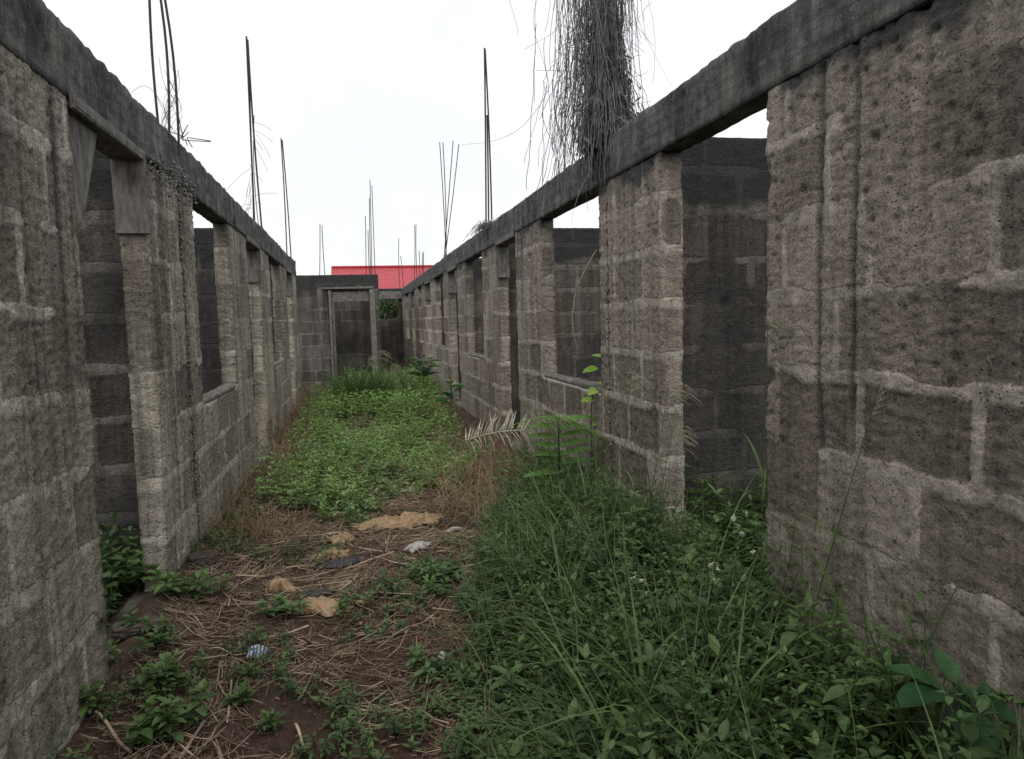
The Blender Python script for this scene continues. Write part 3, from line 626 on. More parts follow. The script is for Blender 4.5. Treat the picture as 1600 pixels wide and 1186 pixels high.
# dry grass and reddish stalks at the foot of the left wall, and dry straw-like grass by the right wall
acc = Acc()
x, y = scatter(3600, -.98, -.40, 4.7, 13.5, lambda x, y: nz(x,y,3.,4) > .30+.45*(x+1)); grass(acc, onz(x,y), .38, .004, 4, (.3,2.0), (.7,1.5), (0,.6))
x, y = scatter(1400, .75, 1.55, 5.0, 8.5, lambda x, y: nz(x,y,3.,5) > .45); grass(acc, onz(x,y), .42, .004, 4, (.5,2.2), (.7,1.5), (.1,.8))
x, y = scatter(900, .2, 1.58, 1.0, 6., ku); grass(acc, onz(x,y), .40, .004, 5, (.5,2.4), (.6,1.5), (.0,.7))
x, y = scatter(3200, -.85, 1.4, 5.0, 13, lambda x,y: nz(x,y,2.1,2) < .56); grass(acc, onz(x,y), .28, .004, 4, (.5,2.2), (.5,1.5), (.1,.8))
x, y = scatter(700, .55, 1.5, 5., 6.8); grass(acc, onz(x,y), .5, .005, 6, (.8,2.4), (.8,1.5), (.3,1.))
x, y = scatter(500, .1, 1.2, 12.5, 15.5); grass(acc, onz(x,y), .4, .006, 3, (.5,2.2), (.7,1.5), (.1,.6))
acc.link('dry_grass', M['drygrass'], None, kind='stuff')
# straw litter
acc = Acc()
def straws(n, xa, xb, ya, yb, l0, l1, r, tb=(0,1)):
    x, y = scatter(n, xa, xb, ya, yb, lambda x, y: nz(x,y,2.6,6) > .36); k = len(x); az = rng.uniform(0,6.28,k); l = rng.uniform(l0,l1,k)**1.
    c = rng.random(k) < .35; cx_, cy_ = np.round(x*3)/3, np.round(y*3)/3; az = np.where(c, _h((cx_*3).astype(int),(cy_*3).astype(int),(cx_*0).astype(int),5)*6.28+rng.normal(0,.25,k), az)
    d = np.stack([np.cos(az), np.sin(az)], 1); P = []
    for s_ in (-.5, 0, .5): 
        q = np.stack([x, y], 1)+d*(l*s_)[:,None]+(s_ == 0)*rng.normal(0,1,(k,2))*.05*l[:,None]; P.append(onz(q[:,0], q[:,1], 0)+np.array([0,0,.004]))
    P = np.stack(P, 1); P[:,:,2] += rng.uniform(0,.022,k)[:,None]; P[:,2,2] += rng.uniform(-.004,.03,k)*(l/.1).clip(0,1.2); acc.tubes(P, r*rng.uniform(.5,1.5,(k,1)), 3, rng.uniform(*tb, k))
straws(15000, -.95, 1.3, 1.8, 5.8, .01, .09, .0013, (0,.6)); straws(2200, -.9, 1.1, 1.9, 6., .06, .22, .0018, (.15,.9)); straws(220, -.7, .9, 2., 5.5, .1, .3, .0036, (.4,1.)); straws(1500, -.9, 1., 5.6, 10., .08, .3, .003)
acc.link('straw_litter', M['straw'], None, kind='stuff')
# curled dead leaves
acc = Acc(); x, y = scatter(1300, -.95, 1.4, 1.8, 7, None); k = len(x)
acc.leaves(onz(x,y,.006), dirs(k,-.1,.3), dirs(k,.5,1.5), rng.uniform(.012,.05,k), rng.uniform(.008,.022,k), 2, rng.uniform(0,.8,k), .5, rng.uniform(0,1,k)**1.5)
acc.link('dead_leaves', M['dryleaf'], None, kind='stuff')
# soil clods and pebbles
acc = Acc()
for _ in range(900):
    x = rng.uniform(-.95,1.3); y = rng.uniform(1.9,5.5); blob(acc, (x,y,gz(x,y)+.002), rng.uniform(.003,.012), rng.random())
acc.link('soil_crumbs', simple('soil_crumb', (.03,.017,.012), (.11,.07,.05), 30.), None, kind='stuff')
# low scattered weeds in the litter
wt = lambda x, y: (nz(x,y,2.,7) > .50)
acc = Acc(); x, y = scatter(1500, -.98, .9, 1.7, 6, lambda x, y: (nz(x,y,2.2,7) > .56-.16*np.exp(-np.abs(x+.95)/.25)-.12*(x > .1)*(y < 3.)-.1*(y < 2.6)))
weeds(acc, onz(x,y), rng.uniform(.02,.10,len(x)), (2,3), .035, .45, 2, (.2,.9))
x, y = scatter(600, -.9, .9, 1.9, 5.5, lambda x, y: nz(x,y,3.,17) > .5); grass(acc, onz(x,y), .09, .0035, 3, (.2,1.8), (.4,1.4), (.3,1.))
acc.link('low_weeds', M['leaf'], None, kind='stuff')
# undergrowth against the right wall
hU = lambda x, y: np.interp(x-np.interp(y, [1.2,2.3,4,5.6], [.25,.32,.58,1.05]), [0,.25,.6,1.2], [.10,.26,.42,.50])
acc = Acc(); x, y = scatter(3300, .2, 1.58, 1.0, 6.2, lambda x,y: ku(x,y) & (np.hypot(x-1.42,y-1.5) > .2) & (rng.random(len(x)) < np.interp(y,[2.4,3.4,4.5],[1,.7,.45]))); weeds(acc, onz(x, y), hU(x,y)*rng.uniform(.25,1.05,len(x))**1.2*(.6+.9*nz(x,y,2.4,55)), (4,7), .045, .5, 2, (.0,.75), .2)
x, y = scatter(110, .2, 1.56, 1.2, 5.8, ku); weeds(acc, onz(x, y), hU(x,y)*rng.uniform(.6,1.3,len(x)), (3,5), .085, .42, 3, (.2,1.), .3, 3)
x, y = scatter(260, .25, 1.56, 1.5, 5.8, ku); weeds(acc, onz(x, y), hU(x,y)*rng.uniform(.8,1.35,len(x)), (5,7), .028, .6, 2, (.5,1.), .5, 3)
acc.link('undergrowth', M['leaf'], None, kind='stuff')
acc = Acc(); x, y = scatter(10500, .2, 1.6, 1.0, 6.6, lambda x,y: ku(x,y) & (nz(x,y,2.2,14) > np.interp(y,[2.3,3.0,4.],[.60,.48,.38])))
k = len(x); D = dirs(k,.75,1.5); lh = (hU(x,y)*1.3+.08)*rng.uniform(.5,1.25,k)*(.65+.8*nz(x,y,3.,33))
acc.leaves(onz(x,y), D, np.stack([-D[:,0],-D[:,1],np.full(k,.4)],1), lh, .0060*rng.uniform(.5,1.7,k)*(1+1.1*(rng.random(k) < .2)), 6, rng.uniform(.4,2.2,k), .25, np.clip(nz(x,y,4.,34)*1.3-.15+rng.normal(0,.15,k),0,1), blade=True)
x, y = scatter(260, .3, 1.5, 1.8, 5.6, ku); k = len(x); D = dirs(k,.1,.8); acc.leaves(onz(x,y,.12), D, (0,0,1), rng.uniform(.4,.8,k), .003, 6, rng.uniform(.3,1.1,k), .2, rng.uniform(.5,1,k), blade=True)
acc.link('grass', M['grass'], None, kind='stuff')
# weeds growing inside the rooms, seen through the openings
acc = Acc(); x, y = scatter(420, -2.2, -1.2, 3.0, 4.4); weeds(acc, onz(x,y), rng.uniform(.05,.38,len(x)), (3,5), .07, .5, 2, (0,.6))
x, y = scatter(500, 1.75, 2.9, 2.6, 4.3); weeds(acc, onz(x,y), rng.uniform(.05,.4,len(x)), (3,5), .06, .5, 2, (0,.5))
x, y = scatter(300, -2.5, 2.9, 1., 13, lambda x,y: (x < -1.2) | (x > 1.8)); weeds(acc, onz(x,y), rng.uniform(.1,.5,len(x)), (3,5), .07, .5, 2, (0,.5))
acc.link('room_weeds', M['leaf'], None, kind='stuff')
# outside ground
acc = Acc(); x, y = scatter(9000, -14, 16, 26, 36); grass(acc, onz(x,y), .5, .03, 2, (.3,1.5), (.7,1.5)); acc.link('rough_grass', M['grass'], None, kind='stuff')

# --- single plants
def plant(name, label, cat, P, group=None):
    o = empty(name, tuple(P), label=label, category=cat)
    if group: o['group'] = group
    return o
def part(name, par, fn, mt):
    a = Acc(); fn(a); return a.link(name, M[mt], par)
def weed_plant(label, px, py, h=.1, ll=.05, nst=4, spread=.05, tint=(.3,1.), wl=.5, tiers=(3,4), mt='leaf', P=None, group='broad weeds growing in the straw', per=5, st=3):
    P = gnd(px, py) if P is None else P; r = plant('weed_plant', label, 'weed', P, group)
    q = P+np.concatenate([rng.normal(0, spread, (nst,2)), np.zeros((nst,1))], 1); q[:,2] = gh(q[:,0], q[:,1])-.005
    a = Acc(); weeds(a, q, h*rng.uniform(.7,1.1,nst), tiers, ll, wl, st, tint, .2, per); 
    a.link('foliage', M[mt], r); return r
G = [('low leafy weed cluster alone in the straw beside the big grass tuft', 680, 915, .09, .05, 22, .085),
 ('weed with dark leaves beside the torn cream plastic', 445, 968, .09, .055, 5, .05),
 ('upright little weed on the right end of the torn cream plastic', 537, 962, .10, .045, 4, .035),
 ('small whorled weed by itself near the bottom of the straw', 378, 1105, .05, .06, 2, .01),
 ('small star-shaped weed at the bottom edge of the dark soil', 430, 1140, .05, .05, 2, .01),
 ('weed with wide leaves on a bare stem against the nearest left wall', 140, 1118, .14, .065, 2, .01),
 ('bushy weed in the bottom left corner beside the wall', 245, 1160, .12, .06, 7, .05),
 ('weed clump at the foot of the first left pier', 285, 935, .12, .06, 10, .07),
 ('pointed-leaf weed in the first left doorway', 225, 925, .15, .09, 3, .03),
 ('dark leafed weed inside the first left doorway', 195, 880, .28, .10, 5, .06),
 ('bright low weed beside the dead curled leaf at the bottom', 800, 1150, .07, .075, 5, .03),
 ('fresh green rosette in front of the dark weeds', 965, 1110, .10, .07, 4, .03),
 ('whorled weed at the bottom edge right of the rosette', 1000, 1160, .08, .065, 4, .03),
 ('tiny two-leaved seedling in the middle of the straw', 632, 985, .04, .035, 2, .01),
 ('weed beside the white crumpled wrapper', 690, 1050, .08, .05, 9, .07),
 ('weed patch left of the blue striped wrapper', 240, 1010, .09, .045, 9, .08),
 ('bright weed sprouting below the nearest left wall', 250, 1085, .12, .055, 7, .05),
 ('small weed left of the orange plastic sheet', 500, 800, .12, .05, 12, .09),
 ('weed between the two scraps of cream plastic', 640, 940, .04, .035, 4, .03)]
for g in G: weed_plant(*g)
# big leaves bottom right
def big_plant(label, P, leaves, sz, h, mt='bigleaf', cat='plant', name='broad_leaf_plant', wl=.55):
    r = plant(name, label, cat, P); a = Acc(); a.tubes(np.stack([P, P+np.array([.0,.01,h*.5]), P+np.array([.01,0,h])]), .006, 5, .3)
    a.link('stem', M[mt], r); a = Acc()
    for az, el, s, f in leaves:
        D = dirs(1, el, el, np.array([az])); b = P+np.array([0,0,h*f]); e = b+D[0]*s*.25; a.tubes(np.stack([b, (b+e)/2+[0,0,.005], e]), .0025, 4, .3)
        a.leaves(e, D, (0,0,1), s, s*wl, 7, .5, .22, rng.uniform(.3,.9))
    a.link('foliage', M[mt], r); return r
P = at(1500, 1120, 1.60); P[2] = gz(P[0], P[1]); zt = at(1500, 1085, 1.60)[2]-P[2]
big_plant('plant with large oval leaves in the bottom right corner beside the wall', P, [(3.3,.25,.19,1.),(2.6,.5,.16,.97),(-.5,.3,.15,1.),(5.0,.1,.12,1.),(1.4,.8,.11,1.),(4.2,.05,.19,.93),(.6,.3,.13,.9),(3.8,.1,.16,.8),(5.6,.1,.15,.8)], 1, zt)
P = at(1350, 985, 2.05); P[2] = gz(P[0], P[1])
for (px, py, Y, lab) in ((1350,985,2.05,'leafy weed with pale edged leaves against the right wall, tallest of the dark weeds'),(1270,860,2.6,'leafy weed beside the tall reed at the near edge of the right wall'),(1150,900,2.7,'leafy weed in front of the right doorway')):
    P = at(px, py, Y); h = P[2]; P[2] = gz(P[0], P[1]); weed_plant(lab, 0, 0, h-P[2], .06, 7, .07, (.1,.7), .6, (6,8), P=P, group='tall leafy weeds by the right wall')
# flowering weeds
for i, (px, py, lab) in enumerate(((1075,1010,'weed with a cluster of tiny white flower heads low among the dark weeds'),(1118,895,'taller white flowered weed left of the tall reed'),(1030,1060,'white flowered weed nearest the straw edge'),(1190,850,'small white flowers beside the wall corner'),(1000,905,'sparse white flowers at the middle of the undergrowth'),(1160,815,'white flowers just in front of the right doorway'))):
    T_ = at(px, py, 3.0-.25*(py-850)/80); P = T_.copy(); P[2] = gz(P[0], P[1]); r = plant('flowering_weed', lab, 'weed', P, 'white flowered weeds')
    a = Acc(); fl = []
    for k in range(5):
        t_ = T_+rng.normal(0,.03,3); t = np.linspace(0,1,5)[:,None]; a.tubes(P*(1-t)+t_*t, .0016, 3, .4); fl.append(t_)
        for s_ in (.5,.65,.8,.92): a.leaves(P*(1-s_)+t_*s_, dirs(1,0,.5), (0,0,1), .045, .022, 2, .4, .2, rng.uniform(.3,.8))
    a.link('foliage', M['leaf'], r)
    for t_ in fl:
        a = Acc()
        for k in range(6):
            c = t_+rng.normal(0,.006,3); a.leaves(np.tile(c,(8,1)), dirs(8,.0,1.4), (0,0,1), .008, .005, 1, 0, .2, rng.uniform(.4,1,8)); a.tubes(np.stack([t_-[0,0,.015], c]), .0008, 3)
        a.link('flower_head', M['petal'], r)
# tufts of tall grass
def tuft(label, px, py, n, ln, wd, P=None, spread=.07, tint=(.2,.9), droop=(.5,1.7), mt='grass', name='grass_tuft', el=(.95,1.5)):
    P = gnd(px, py) if P is None else P; r = plant(name, label, 'grass tuft', P, 'tufts of tall grass')
    q = P+np.concatenate([rng.normal(0, spread, (n,2)), np.zeros((n,1))], 1); a = Acc(); grass(a, q, ln, wd, 7, droop, el, tint); a.link('blades', M[mt], r); return r
tuft('tall upright tuft of green grass at the straw edge, nearest of the tufts', 835, 925, 150, .62, .009)
tuft('grass tuft behind the nearest tuft, in front of the second right window', 905, 850, 110, .6, .008)
tuft('grass tuft in the middle of the undergrowth', 1010, 900, 120, .55, .009)
tuft('dark tall grass tuft in front of the framed end doorway', 0, 0, 900, 1.0, .012, P=onz([.12],[12.6])[0], spread=.30, tint=(0,.6))
tuft('low green grass tuft at the end of the corridor left of the creeper bush', 0, 0, 500, .7, .012, P=onz([.95],[14.8])[0], spread=.3)
# tall reeds with arching leaves
def reed(label, base, top, nl, ln, plume=False, lean=(0,0), pl=.3, pt='plume', psign=1, n_p=16):
    base = np.asarray(base); top = np.asarray(top); r = plant('reed_grass', label, 'reed', base, 'tall reeds with feathery heads')
    t = np.linspace(0,1,12)[:,None]; Lc = base*(1-t)+top*t+np.array([lean[0],lean[1],0])*np.sin(t*math.pi)*.5
    a = Acc(); a.tubes(Lc, np.linspace(.0035,.0012,12)[None], 5, .6); a.link('stalk', M['grass'], r)
    a = Acc()
    for k in range(nl):
        s_ = rng.uniform(.05,.62); b = base*(1-s_)+top*s_; a.leaves(b, dirs(1,.5,1.2), (0,0,1), ln*rng.uniform(.6,1.1), .014, 9, rng.uniform(1.,2.0), .25, rng.uniform(.2,.8), blade=True)
    if nl: a.link('blades', M['grass'], r)
    if plume:
        a = Acc(); ax = nrm(Lc[-1]-Lc[-3]); 
        for k in range(n_p):
            s_ = k/n_p; b = Lc[-1]-ax*pl*.55*(1-s_); side = np.array([psign*RT[0], psign*RT[1], 0.]); d = nrm(ax*.6+side*rng.uniform(.4,1.0)+rng.normal(0,.12,3)); tt_ = np.linspace(0,1,9)[:,None]
            l_ = pl*rng.uniform(.6,1.1)*(1-.3*abs(s_-.5)); Lp = b+d*tt_*l_-np.array([0,0,1])*tt_**2*l_*.75+d*0; a.tubes(Lp, .0010*max(1, base[1]/4.5), 3, .8)
            m_ = 26; s2 = rng.uniform(.2,1,m_)[:,None]; q = b+d*s2*l_-np.array([0,0,1])*s2**2*l_*.75; a.leaves(q, nrm(dirs(m_,-.9,.3)*.6+d), (0,0,1), .010*max(1, base[1]/4.5), .0036*max(1, base[1]/4.5), 1, .2, .1, rng.uniform(.4,1,m_))
        a.link('plume', M[pt], r)
    return r
def RB(px, py, Y): P = at(px, py, Y); P[2] = gz(P[0], P[1]); return P
reed('tallest reed leaning right against the big right wall, pale feathery head', RB(1225, 1000, 2.25), at(1375, 600, 2.0), 9, .38, True, pl=.19)
reed('upright reed standing at the corner of the big right wall', RB(1185, 900, 2.6), at(1200, 500, 2.55), 8, .36, True, pl=.06, n_p=5)
reed('silvery reed head arching across the first right pier', RB(1000, 830, 3.7), at(1045, 600, 3.65), 4, .35, True, pl=.2)
reed('lower silvery reed head arching beside the first right pier', RB(1010, 840, 3.6), at(1050, 672, 3.5), 4, .3, True, pl=.2)
reed('reed with drooping head in front of the first right pier foot', RB(960, 850, 3.8), at(985, 590, 3.8), 3, .3, True, pl=.18)
reed('bare dry reed slanting across the first right window', RB(925, 640, 4.6), at(815, 505, 4.4), 0, .3, False)
reed('dry reed head pointing left below the first right window', RB(860, 700, 5.0), at(762, 603, 4.9), 0, .3, True, pl=.08, psign=-1, n_p=6)
reed('short reed with pale head low in front of the undergrowth', RB(900, 880, 3.9), at(912, 795, 3.85), 3, .25, True, pl=.13)
reed('reed with pale drooping head at the left of the tall tuft', RB(800, 800, 5.0), at(1015, 755, 4.1), 2, .3, True, pl=.17)
for k, (px, py, lab) in enumerate(((660,560,'far reed head before the end doorway jamb'),(575,560,'far reed arching left of the end doorway jamb'),(590,548,'tallest of the far reeds before the end doorway'),(504,600,'small far reed by the left wall end'),(610,570,'far reed right of the end doorway jamb'))):
    reed(lab, RB(px-10, 640, 12.2), at(px, py, 12.2), 3, .5, True, pl=.28, psign=-1 if k == 3 else 1, n_p=9)
# fern-like fronds
def frond(a, base, D, ln, nn, lw, ll, droop=.8, tint=.6):
    t = np.linspace(0,1,14)[:,None]; D = nrm(np.asarray(D,float)); L_ = base+D*t*ln-np.array([0,0,1])*t**2*ln*droop*.5; a.tubes(L_, np.linspace(.004,.001,14)[None], 4, tint)
    s_ = np.linspace(.12,.98,nn); p = np.stack([np.interp(s_, t[:,0], L_[:,i]) for i in range(3)], 1); tg = nrm(np.gradient(p, axis=0)); sd = nrm(np.cross(tg, [0,0,1.]))
    for sg in (-1,1):
        l_ = ll*np.sin(np.pi*(s_*.85+.12))**.6; a.leaves(p, nrm(sd*sg+tg*.7+np.array([0,0,.2])), (0,0,1), l_, lw, 3, .35, .2, np.clip(tint+rng.normal(0,.12,nn),0,1), blade=True)
P = RB(873, 770, 4.9); r = plant('palm_seedling', 'young palm with broad pleated green leaflets below the first right window', 'palm', P); tp = at(873, 650, 4.9); a = Acc()
a.tubes(np.stack([P, (P+tp)/2, tp]), np.array([[.009,.007,.004]]), 6, .1); a.link('stem', M['bigleaf'], r); a = Acc()
for k in range(8):
    for sg in (-1, 1):
        b = P+(tp-P)*(.38+.62*k/7.5); d = nrm(np.array([sg*1., rng.uniform(-.35,.1), .30+.1*rng.normal()])); a.leaves(b, d, (0,-.7,1), .34*(1-.035*k)*rng.uniform(.8,1.1)*(1 if sg > 0 else .8), .055, 7, rng.uniform(.1,.5), .3, rng.uniform(.1,.8))
a.link('leaflets', M['bright2'], r)
a = Acc(); R0, R1 = at(800, 665, 4.8), at(950, 690, 4.6); t = np.linspace(0,1,30)[:,None]; Lp = R0*(1-t)+R1*t+np.array([0,0,.11])*np.sin(t*math.pi); a.tubes(Lp, .0035, 4, .8)
for k in range(2, 30):
    for sg in (-1, 1): a.leaves(Lp[k], nrm(np.array([.55, sg*.5, -.15+.1*rng.normal()])), (0,0,1), rng.uniform(.16,.24), .009, 6, rng.uniform(.8,1.5), .2, rng.uniform(.4,1), blade=True)
a.link('arching_frond', M['carpet'], r)
P = RB(770, 730, 5.5); r = plant('dead_frond', 'bleached dead palm frond with upright leaflets beside the young palm', 'palm frond', P); a = Acc(); R0, R1 = at(728, 688, 5.6), at(818, 672, 5.3); R1b = at(840, 720, 5.2)
t = np.linspace(0,1,24)[:,None]; Lp = R0*(1-t)+R1*t+np.array([0,0,.02])*np.sin(t*math.pi); a.tubes(Lp, .004, 4, .7); a.tubes(np.stack([R1, R1b, P+[.2,0,0]]), .005, 4, .4)
for k in range(24):
    a.leaves(Lp[k], nrm(np.array([.25+.15*rng.normal(), .2*rng.normal(), 1.])), (0,-1,.1), .07+.13*math.sin(.25+k/24*2.5)*rng.uniform(.7,1.1), .012, 5, rng.uniform(-.3,.7), .3, rng.uniform(.3,1), blade=True)
    if k % 2: a.leaves(Lp[k], nrm(np.array([.3, -.6, -.2+.2*rng.normal()])), (0,0,1), rng.uniform(.08,.18), .009, 4, 1., .3, rng.uniform(.1,.7), blade=True)
a.link('leaflets', M['paledry'], r)
# sapling climbing the first right pier
P = RB(950, 720, 4.85); P[0] = 1.5; P[2] = gz(P[0], P[1]); tp = at(938, 570, 4.85); r = plant('sapling', 'sapling with bright green leaves beside the first right window', 'sapling', P)
a = Acc(); t = np.linspace(0,1,8)[:,None]; st_ = P*(1-t)+tp*t+np.array([.03,0,0])*np.sin(t*6); a.tubes(st_, np.linspace(.006,.002,8)[None], 5, .2); a.link('stem', M['leaf'], r); a = Acc()
for k, (px, py, az, s_) in enumerate(((935,575,3.3,.13),(940,558,2.0,.11),(938,580,5.6,.12),(935,600,.3,.10),(935,608,3.9,.15),(930,625,3.4,.12),(938,650,4.6,.12),(940,660,3.0,.10))):
    a.leaves(at(px,py,4.85), dirs(1,-.1,.3,np.array([az])), (0,-.6,1), s_, s_*.5, 6, .4, .2, rng.uniform(.2,1))
a.link('foliage', M['bright'], r)
big_plant('dark leafy plant at the foot of the far right wall, before the third door', RB(662, 600, 13.2), [(k*.9, rng.uniform(.1,.9), rng.uniform(.22,.32), rng.uniform(.5,1.)) for k in range(16)], 1, .75, 'bigleaf', wl=.7)
big_plant('broad-lobed plant at the second right pier foot beside the doorway', RB(705, 640, 9.6), [(k*.9, rng.uniform(.1,.7), rng.uniform(.16,.24), rng.uniform(.5,1.)) for k in range(10)], 1, .55, 'bigleaf', wl=.7)
big_plant('shrub growing inside the room behind the second right window', np.array([2.1, 10.2, 0]), [(k*.8, rng.uniform(.1,.9), .22, rng.uniform(.4,1.)) for k in range(26)], 1, 1.35, 'bigleaf', name='shrub')
# shrub with red flowers behind the end opening
P = np.array([1.3, 28.5, 0.]); r = plant('flowering_shrub', 'bush with red blossoms seen through the gap in the far wall', 'shrub', P); a = Acc()
for k in range(8): a.tubes(np.stack([P, P+[rng.normal(0,.3),rng.normal(0,.2),1.], P+[rng.normal(0,.6),rng.normal(0,.4),2.]]), .02, 4)
a.link('branches', M['drystalk'], r); n = 9000; q = P+np.stack([rng.normal(0,.8,n), rng.normal(0,.5,n), .3+rng.beta(2,1.3,n)*2.2], 1); a = Acc(); a.leaves(q, dirs(n,-.8,.9), (0,0,1), .12, .06, 1, .3, .2, rng.random(n)); a.link('foliage', M['bigleaf'], r)
q = P+np.stack([rng.normal(0,.6,60), rng.uniform(-.8,-.3,60), rng.uniform(1.2,2.4,60)], 1); a = Acc(); a.leaves(q, dirs(60,-.8,.9), (0,0,1), .13, .09, 1, .3, .2, rng.random(60)); a.link('blossoms', M['redp'], r)

# --- dry creeper hanging from the column bars on the right wall
P0 = np.array([1.67, 4.62, 2.56]); r = plant('dry_creeper', 'grey dried creeper draped over the column bars on the right wall', 'creeper', P0)
def strands(n, cx, sx, top, bot, wob, rr, spread=.0, K=18, fall=.12):
    a_ = rng.uniform(0,6.28,n); ra = np.abs(rng.normal(0,1,n)); xt = cx+np.cos(a_)*ra*sx; yt = 4.62+np.sin(a_)*ra*sx; zt = rng.uniform(*top, n); zb = np.minimum(zt-.12, rng.uniform(*bot, n))
    t = np.linspace(0,1,K)[None]; ph = rng.uniform(0,6.28,(n,1)); fr_ = rng.uniform(2,7,(n,1)); am = rng.uniform(.2,1,(n,1))*wob
    X = xt[:,None]+np.cos(a_)[:,None]*spread*t+np.sin(ph+fr_*t)*am+np.cumsum(rng.normal(0,.004,(n,K)),1)
    Y = yt[:,None]+np.sin(a_)[:,None]*spread*t+np.cos(ph*1.7+fr_*t*1.2)*am+np.cumsum(rng.normal(0,.004,(n,K)),1)
    return np.stack([X, Y, zt[:,None]+(zb-zt)[:,None]*t], 2), rr*rng.uniform(.5,1.4,(n,1))
a = Acc()
zc = P0[2]
for args in ((560, 1.64, .045, (zc+.2,zc+.95), (zc-.15,zc+.2), .03, .0026, .13), (190, 1.63, .10, (zc+.4,zc+1.9), (zc+.0,zc+.9), .04, .0022, .05), (260, 1.55, .16, (zc+.6,zc+1.9), (zc+.1,zc+.9), .05, .0018, .04), (130, 1.50, .12, (zc+.3,zc+.9), (zc-.35,zc+.1), .05, .0019, .10)):
    L_, rr = strands(*args); a.tubes(L_, rr, 3, rng.random(len(L_)))
# short broken curls all through the mass
n = 520; q = np.stack([1.63+rng.normal(0,.11,n), 4.62+rng.normal(0,.10,n), zc+rng.uniform(-.15,1.9,n)], 1); t = np.linspace(0,1,7)[None,:,None]; d0 = dirs(n,-1.4,.6)[:,None]; d1 = dirs(n,-1.5,.2)[:,None]; l_ = rng.uniform(.06,.22,n)[:,None,None]
a.tubes(q[:,None]+d0*t*l_+d1*t**2*l_*.8, .0014, 3, rng.random(n)); a.link('stems', M['drystalk'], r)
a = Acc(); k = 2600; zz = rng.uniform(0,1,k)**1.3; sg = .02+.075*(1-zz); q = np.stack([1.66+rng.normal(0,1,k)*sg, 4.62+rng.normal(0,1,k)*sg, zc+zz*.85], 1); a.leaves(q, dirs(k,-1.5,-.3), dirs(k,-1,1), rng.uniform(.03,.08,k), .012, 2, .3, .4, rng.random(k)*.4); a.link('dead_foliage', M['drystalk'], r)
def vine(label, pts, rr, Y, tip=0):
    pw = np.array([at(x, y, yy) for x, y, yy in pts]); t = np.linspace(0, len(pw)-1, 40); b = np.arange(len(pw))
    L_ = np.stack([np.interp(t, b, pw[:,i]) for i in range(3)], 1)
    for _ in range(6): L_[1:-1] = (L_[:-2]+L_[1:-1]*2+L_[2:])/4
    o_ = plant('vine', label, 'vine', L_[0], 'loose dry vine stems'); a = Acc(); a.tubes(L_, np.linspace(rr,rr*.4,40)[None], 5, .7)
    if tip: a.tubes(np.array([L_[-1]+rng.normal(0,.02,3)*s_+np.array([0,0,-.05])*s_ for s_ in (0,1.)]), rr, 4)
    a.link('stem', M['straw'], o_)
vine('thin vine curling left from the creeper towards the thin bars', [(882,40,4.6),(870,110,4.6),(845,165,4.7),(810,205,4.8),(770,222,5.0),(722,226,5.2)], .0022, 4.6)
vine('thin vine arching right of the creeper down to the beam', [(985,0,4.5),(1005,50,4.4),(1030,100,4.3),(1050,135,4.25)], .0015, 4.5)
vine('pale dry vine hanging in a bow inside the first right window', [(932,390,5.0),(912,425,5.0),(898,460,5.0),(893,505,5.0),(903,552,5.0)], .0055, 5.)
vine('thread-like vine hanging under the creeper across the right window gap', [(925,260,4.5),(905,300,4.55),(893,340,4.55),(896,352,4.5)], .0016, 4.5)
# small dry tuft on the beam
P = at(765, 345, 8.9); P[0] = 1.66; P[2] = 2.57; r = plant('dry_tuft', 'small dried plant on the right beam at the foot of two bars', 'plant', P); a = Acc(); n = 240
q = P+np.stack([rng.normal(0,.06,n), rng.normal(0,.16,n), np.zeros(n)], 1); d0 = dirs(n,.0,1.5)[:,None]; t = np.linspace(0,1,6)[None,:,None]; l_ = rng.uniform(.08,.26,n)[:,None,None]; a.tubes(q[:,None]+d0*t*l_-np.array([0,0,1])*t**2*l_*.8, .003, 3, rng.random(n)*.6); a.link('stems', M['drystalk'], r)

